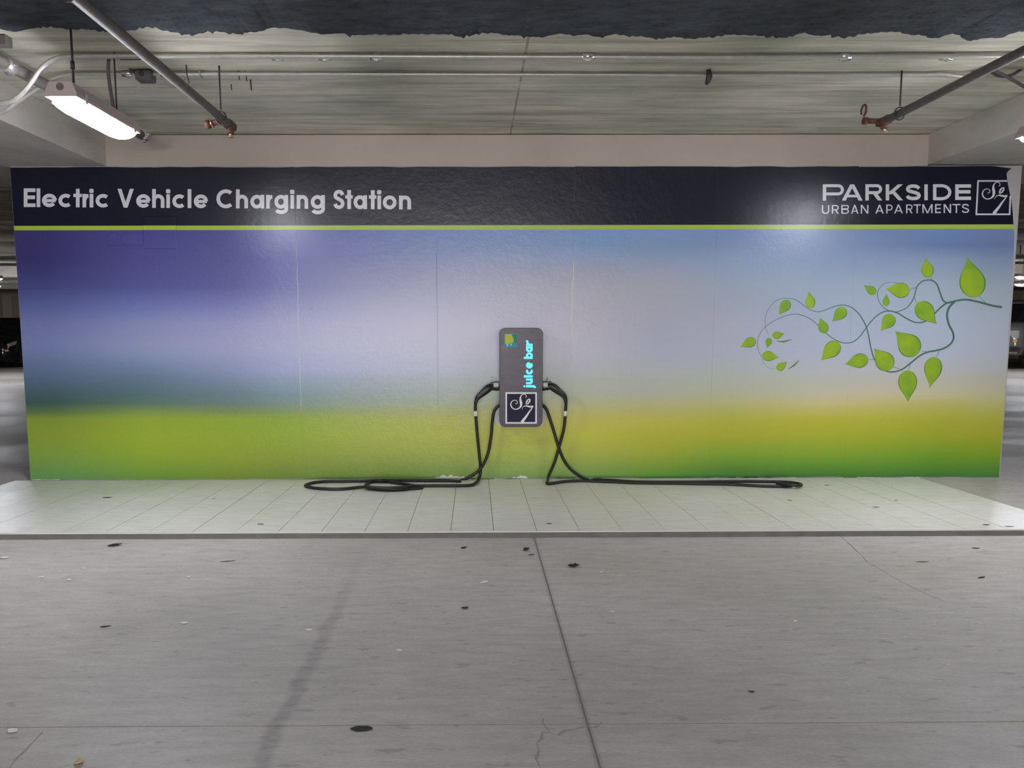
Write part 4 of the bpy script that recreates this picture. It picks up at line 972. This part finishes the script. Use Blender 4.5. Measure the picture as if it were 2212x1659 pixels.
# ================================================================== LITTER ON THE FLOOR
M_DRY = noisy('dry_brown_leaf', (0.075, 0.045, 0.03), 0.8, 0.4, (30, 30, 30), 2)
M_DRK = noisy('dark_damp_leaf', (0.030, 0.025, 0.022), 0.7, 0.3, (30, 30, 30), 2)
M_PALE = mat('pale_petal', (0.86, 0.84, 0.78), 0.6)
M_YEL = mat('yellowed_leaf', (0.62, 0.48, 0.22), 0.6)
def litter_leaf(name, px, py, wpx, M, label, group=None, curl=0.4, aspect=0.5, z=0.0, ang=None):
    p = on_z(px, py, z); d = (p-Vector(CAM)).length; L = wpx/FPX*d; rnd = random.Random(int(px*7+py))
    a = rnd.uniform(-0.5, 0.5) if ang is None else ang
    if z: p.z = pad_z(p.y)
    b = MB(); K = 8; rows = []; th = 0.0012
    for k in range(K+1):
        u = k/K; x = (u-0.5)*L; w = aspect*L*0.5*(math.sin(math.pi*min(0.985, max(0.015, u)))**0.7)*rnd.uniform(0.8, 1.15)
        zc = curl*L*0.2*(2*u-1)**2*(1.4 if u > 0.5 else 0.5)+0.001
        ring = [(x, -w, zc+curl*w*0.7), (x, 0, zc), (x, w, zc+curl*w*0.7*rnd.uniform(0.6, 1.3))]
        rows.append(ring+[(r[0], r[1], r[2]+th) for r in ring[::-1]])
    b.loft(rows, M, True, True)
    o = b.build(name); o.location = p; o.rotation_euler = (0, 0, a)
    return tag(o, label, 'leaf' if 'leaf' in name else ('petal' if 'petal' in name else 'litter'), group)
litter_leaf('dry_leaf', 248, 1179, 26, M_DRK, 'curled brown leaf before the pad, below Electric Vehicle lettering')
litter_leaf('dry_leaf', 1002, 1184, 15, M_DRK, 'small flat dark leaf just in front of the pad edge')
litter_leaf('dry_leaf', 1137, 1189, 15, M_DRY, 'upright crumpled brown leaf beside the lengthwise floor joint', curl=0.9, aspect=0.8)
litter_leaf('dry_leaf', 1148, 1199, 14, M_DRK, 'flat dark leaf sliver beside the lengthwise floor joint', curl=0.1, aspect=0.3)
litter_leaf('dry_leaf', 1239, 1224, 24, M_DRK, 'largest curled dark brown leaf in front of the charger', curl=0.6, aspect=0.7)
litter_leaf('dry_leaf', 1004, 1315, 16, M_DRK, 'black curled leaf on the open floor ahead of the pad', curl=0.6, aspect=0.6)
litter_leaf('dry_leaf', 228, 1354, 19, M_DRK, 'narrow dark twig-like leaf lying alone on the floor', curl=0.15, aspect=0.25, ang=0.25)
litter_leaf('dry_leaf', 781, 1575, 44, M_DRK, 'long flattened dark leaf just before the crosswise floor joint', curl=0.05, aspect=0.5, ang=0)
litter_leaf('dry_leaf', 492, 1213, 30, M_DRY, 'thin brown leaf stalk lying before the pad', curl=0.05, aspect=0.12, ang=0.2)
litter_leaf('dry_leaf', 1992, 1214, 24, M_DRY, 'thin pale brown stalk lying on the floor before the pad, below the vine', curl=0.05, aspect=0.14, ang=0)
litter_leaf('dry_leaf', 2108, 1185, 12, M_DRK, 'tiny dark leaf before the pad, below the brand emblem', curl=0.3, aspect=0.4)
litter_leaf('dry_leaf', 2120, 1248, 18, M_DRY, 'flat brown leaf on the floor below the brand emblem', curl=0.1, aspect=0.3)
litter_leaf('dry_leaf', 1623, 1495, 12, M_DRK, 'tiny black leaf scrap near the crosswise floor joint', curl=0.2, aspect=0.35)
litter_leaf('yellow_leaf', 171, 1650, 17, M_YEL, 'small yellow leaf standing on the floor', curl=0.8, aspect=1.0)
for px, py, w in ((89, 1248, 11), (149, 1254, 11), (10, 1206, 18), (1046, 1259, 19), (1299, 1237, 10), (1322, 1322, 11), (1718, 1343, 9), (668, 1362, 14), (862, 1406, 14), (398, 1347, 15), (27, 1580, 22), (407, 1247, 9), (180, 1229, 8)):
    litter_leaf('fallen_petal', px, py, w, M_PALE, 'pale fallen petal lying on the concrete floor', 'pale petals on the floor', curl=0.35, aspect=0.65)
for px, py, w in ((462, 1078, 6), (232, 1075, 18), (1186, 1136, 12), (1892, 1098, 12), (1935, 1082, 8), (2130, 1139, 14), (2180, 1143, 14), (563, 1137, 14), (1706, 1082, 10), (1786, 1047, 10)):
    litter_leaf('leaf_scrap', px, py, w, M_DRK, 'tiny dark leaf scrap lying on the pale pad', 'leaf scraps on the pad', curl=0.1, aspect=0.3, z=0.02)

# ------------------------------------------------------------------ tidy helper keys
for o in bpy.data.objects:
    if '_o' in o: del o['_o']
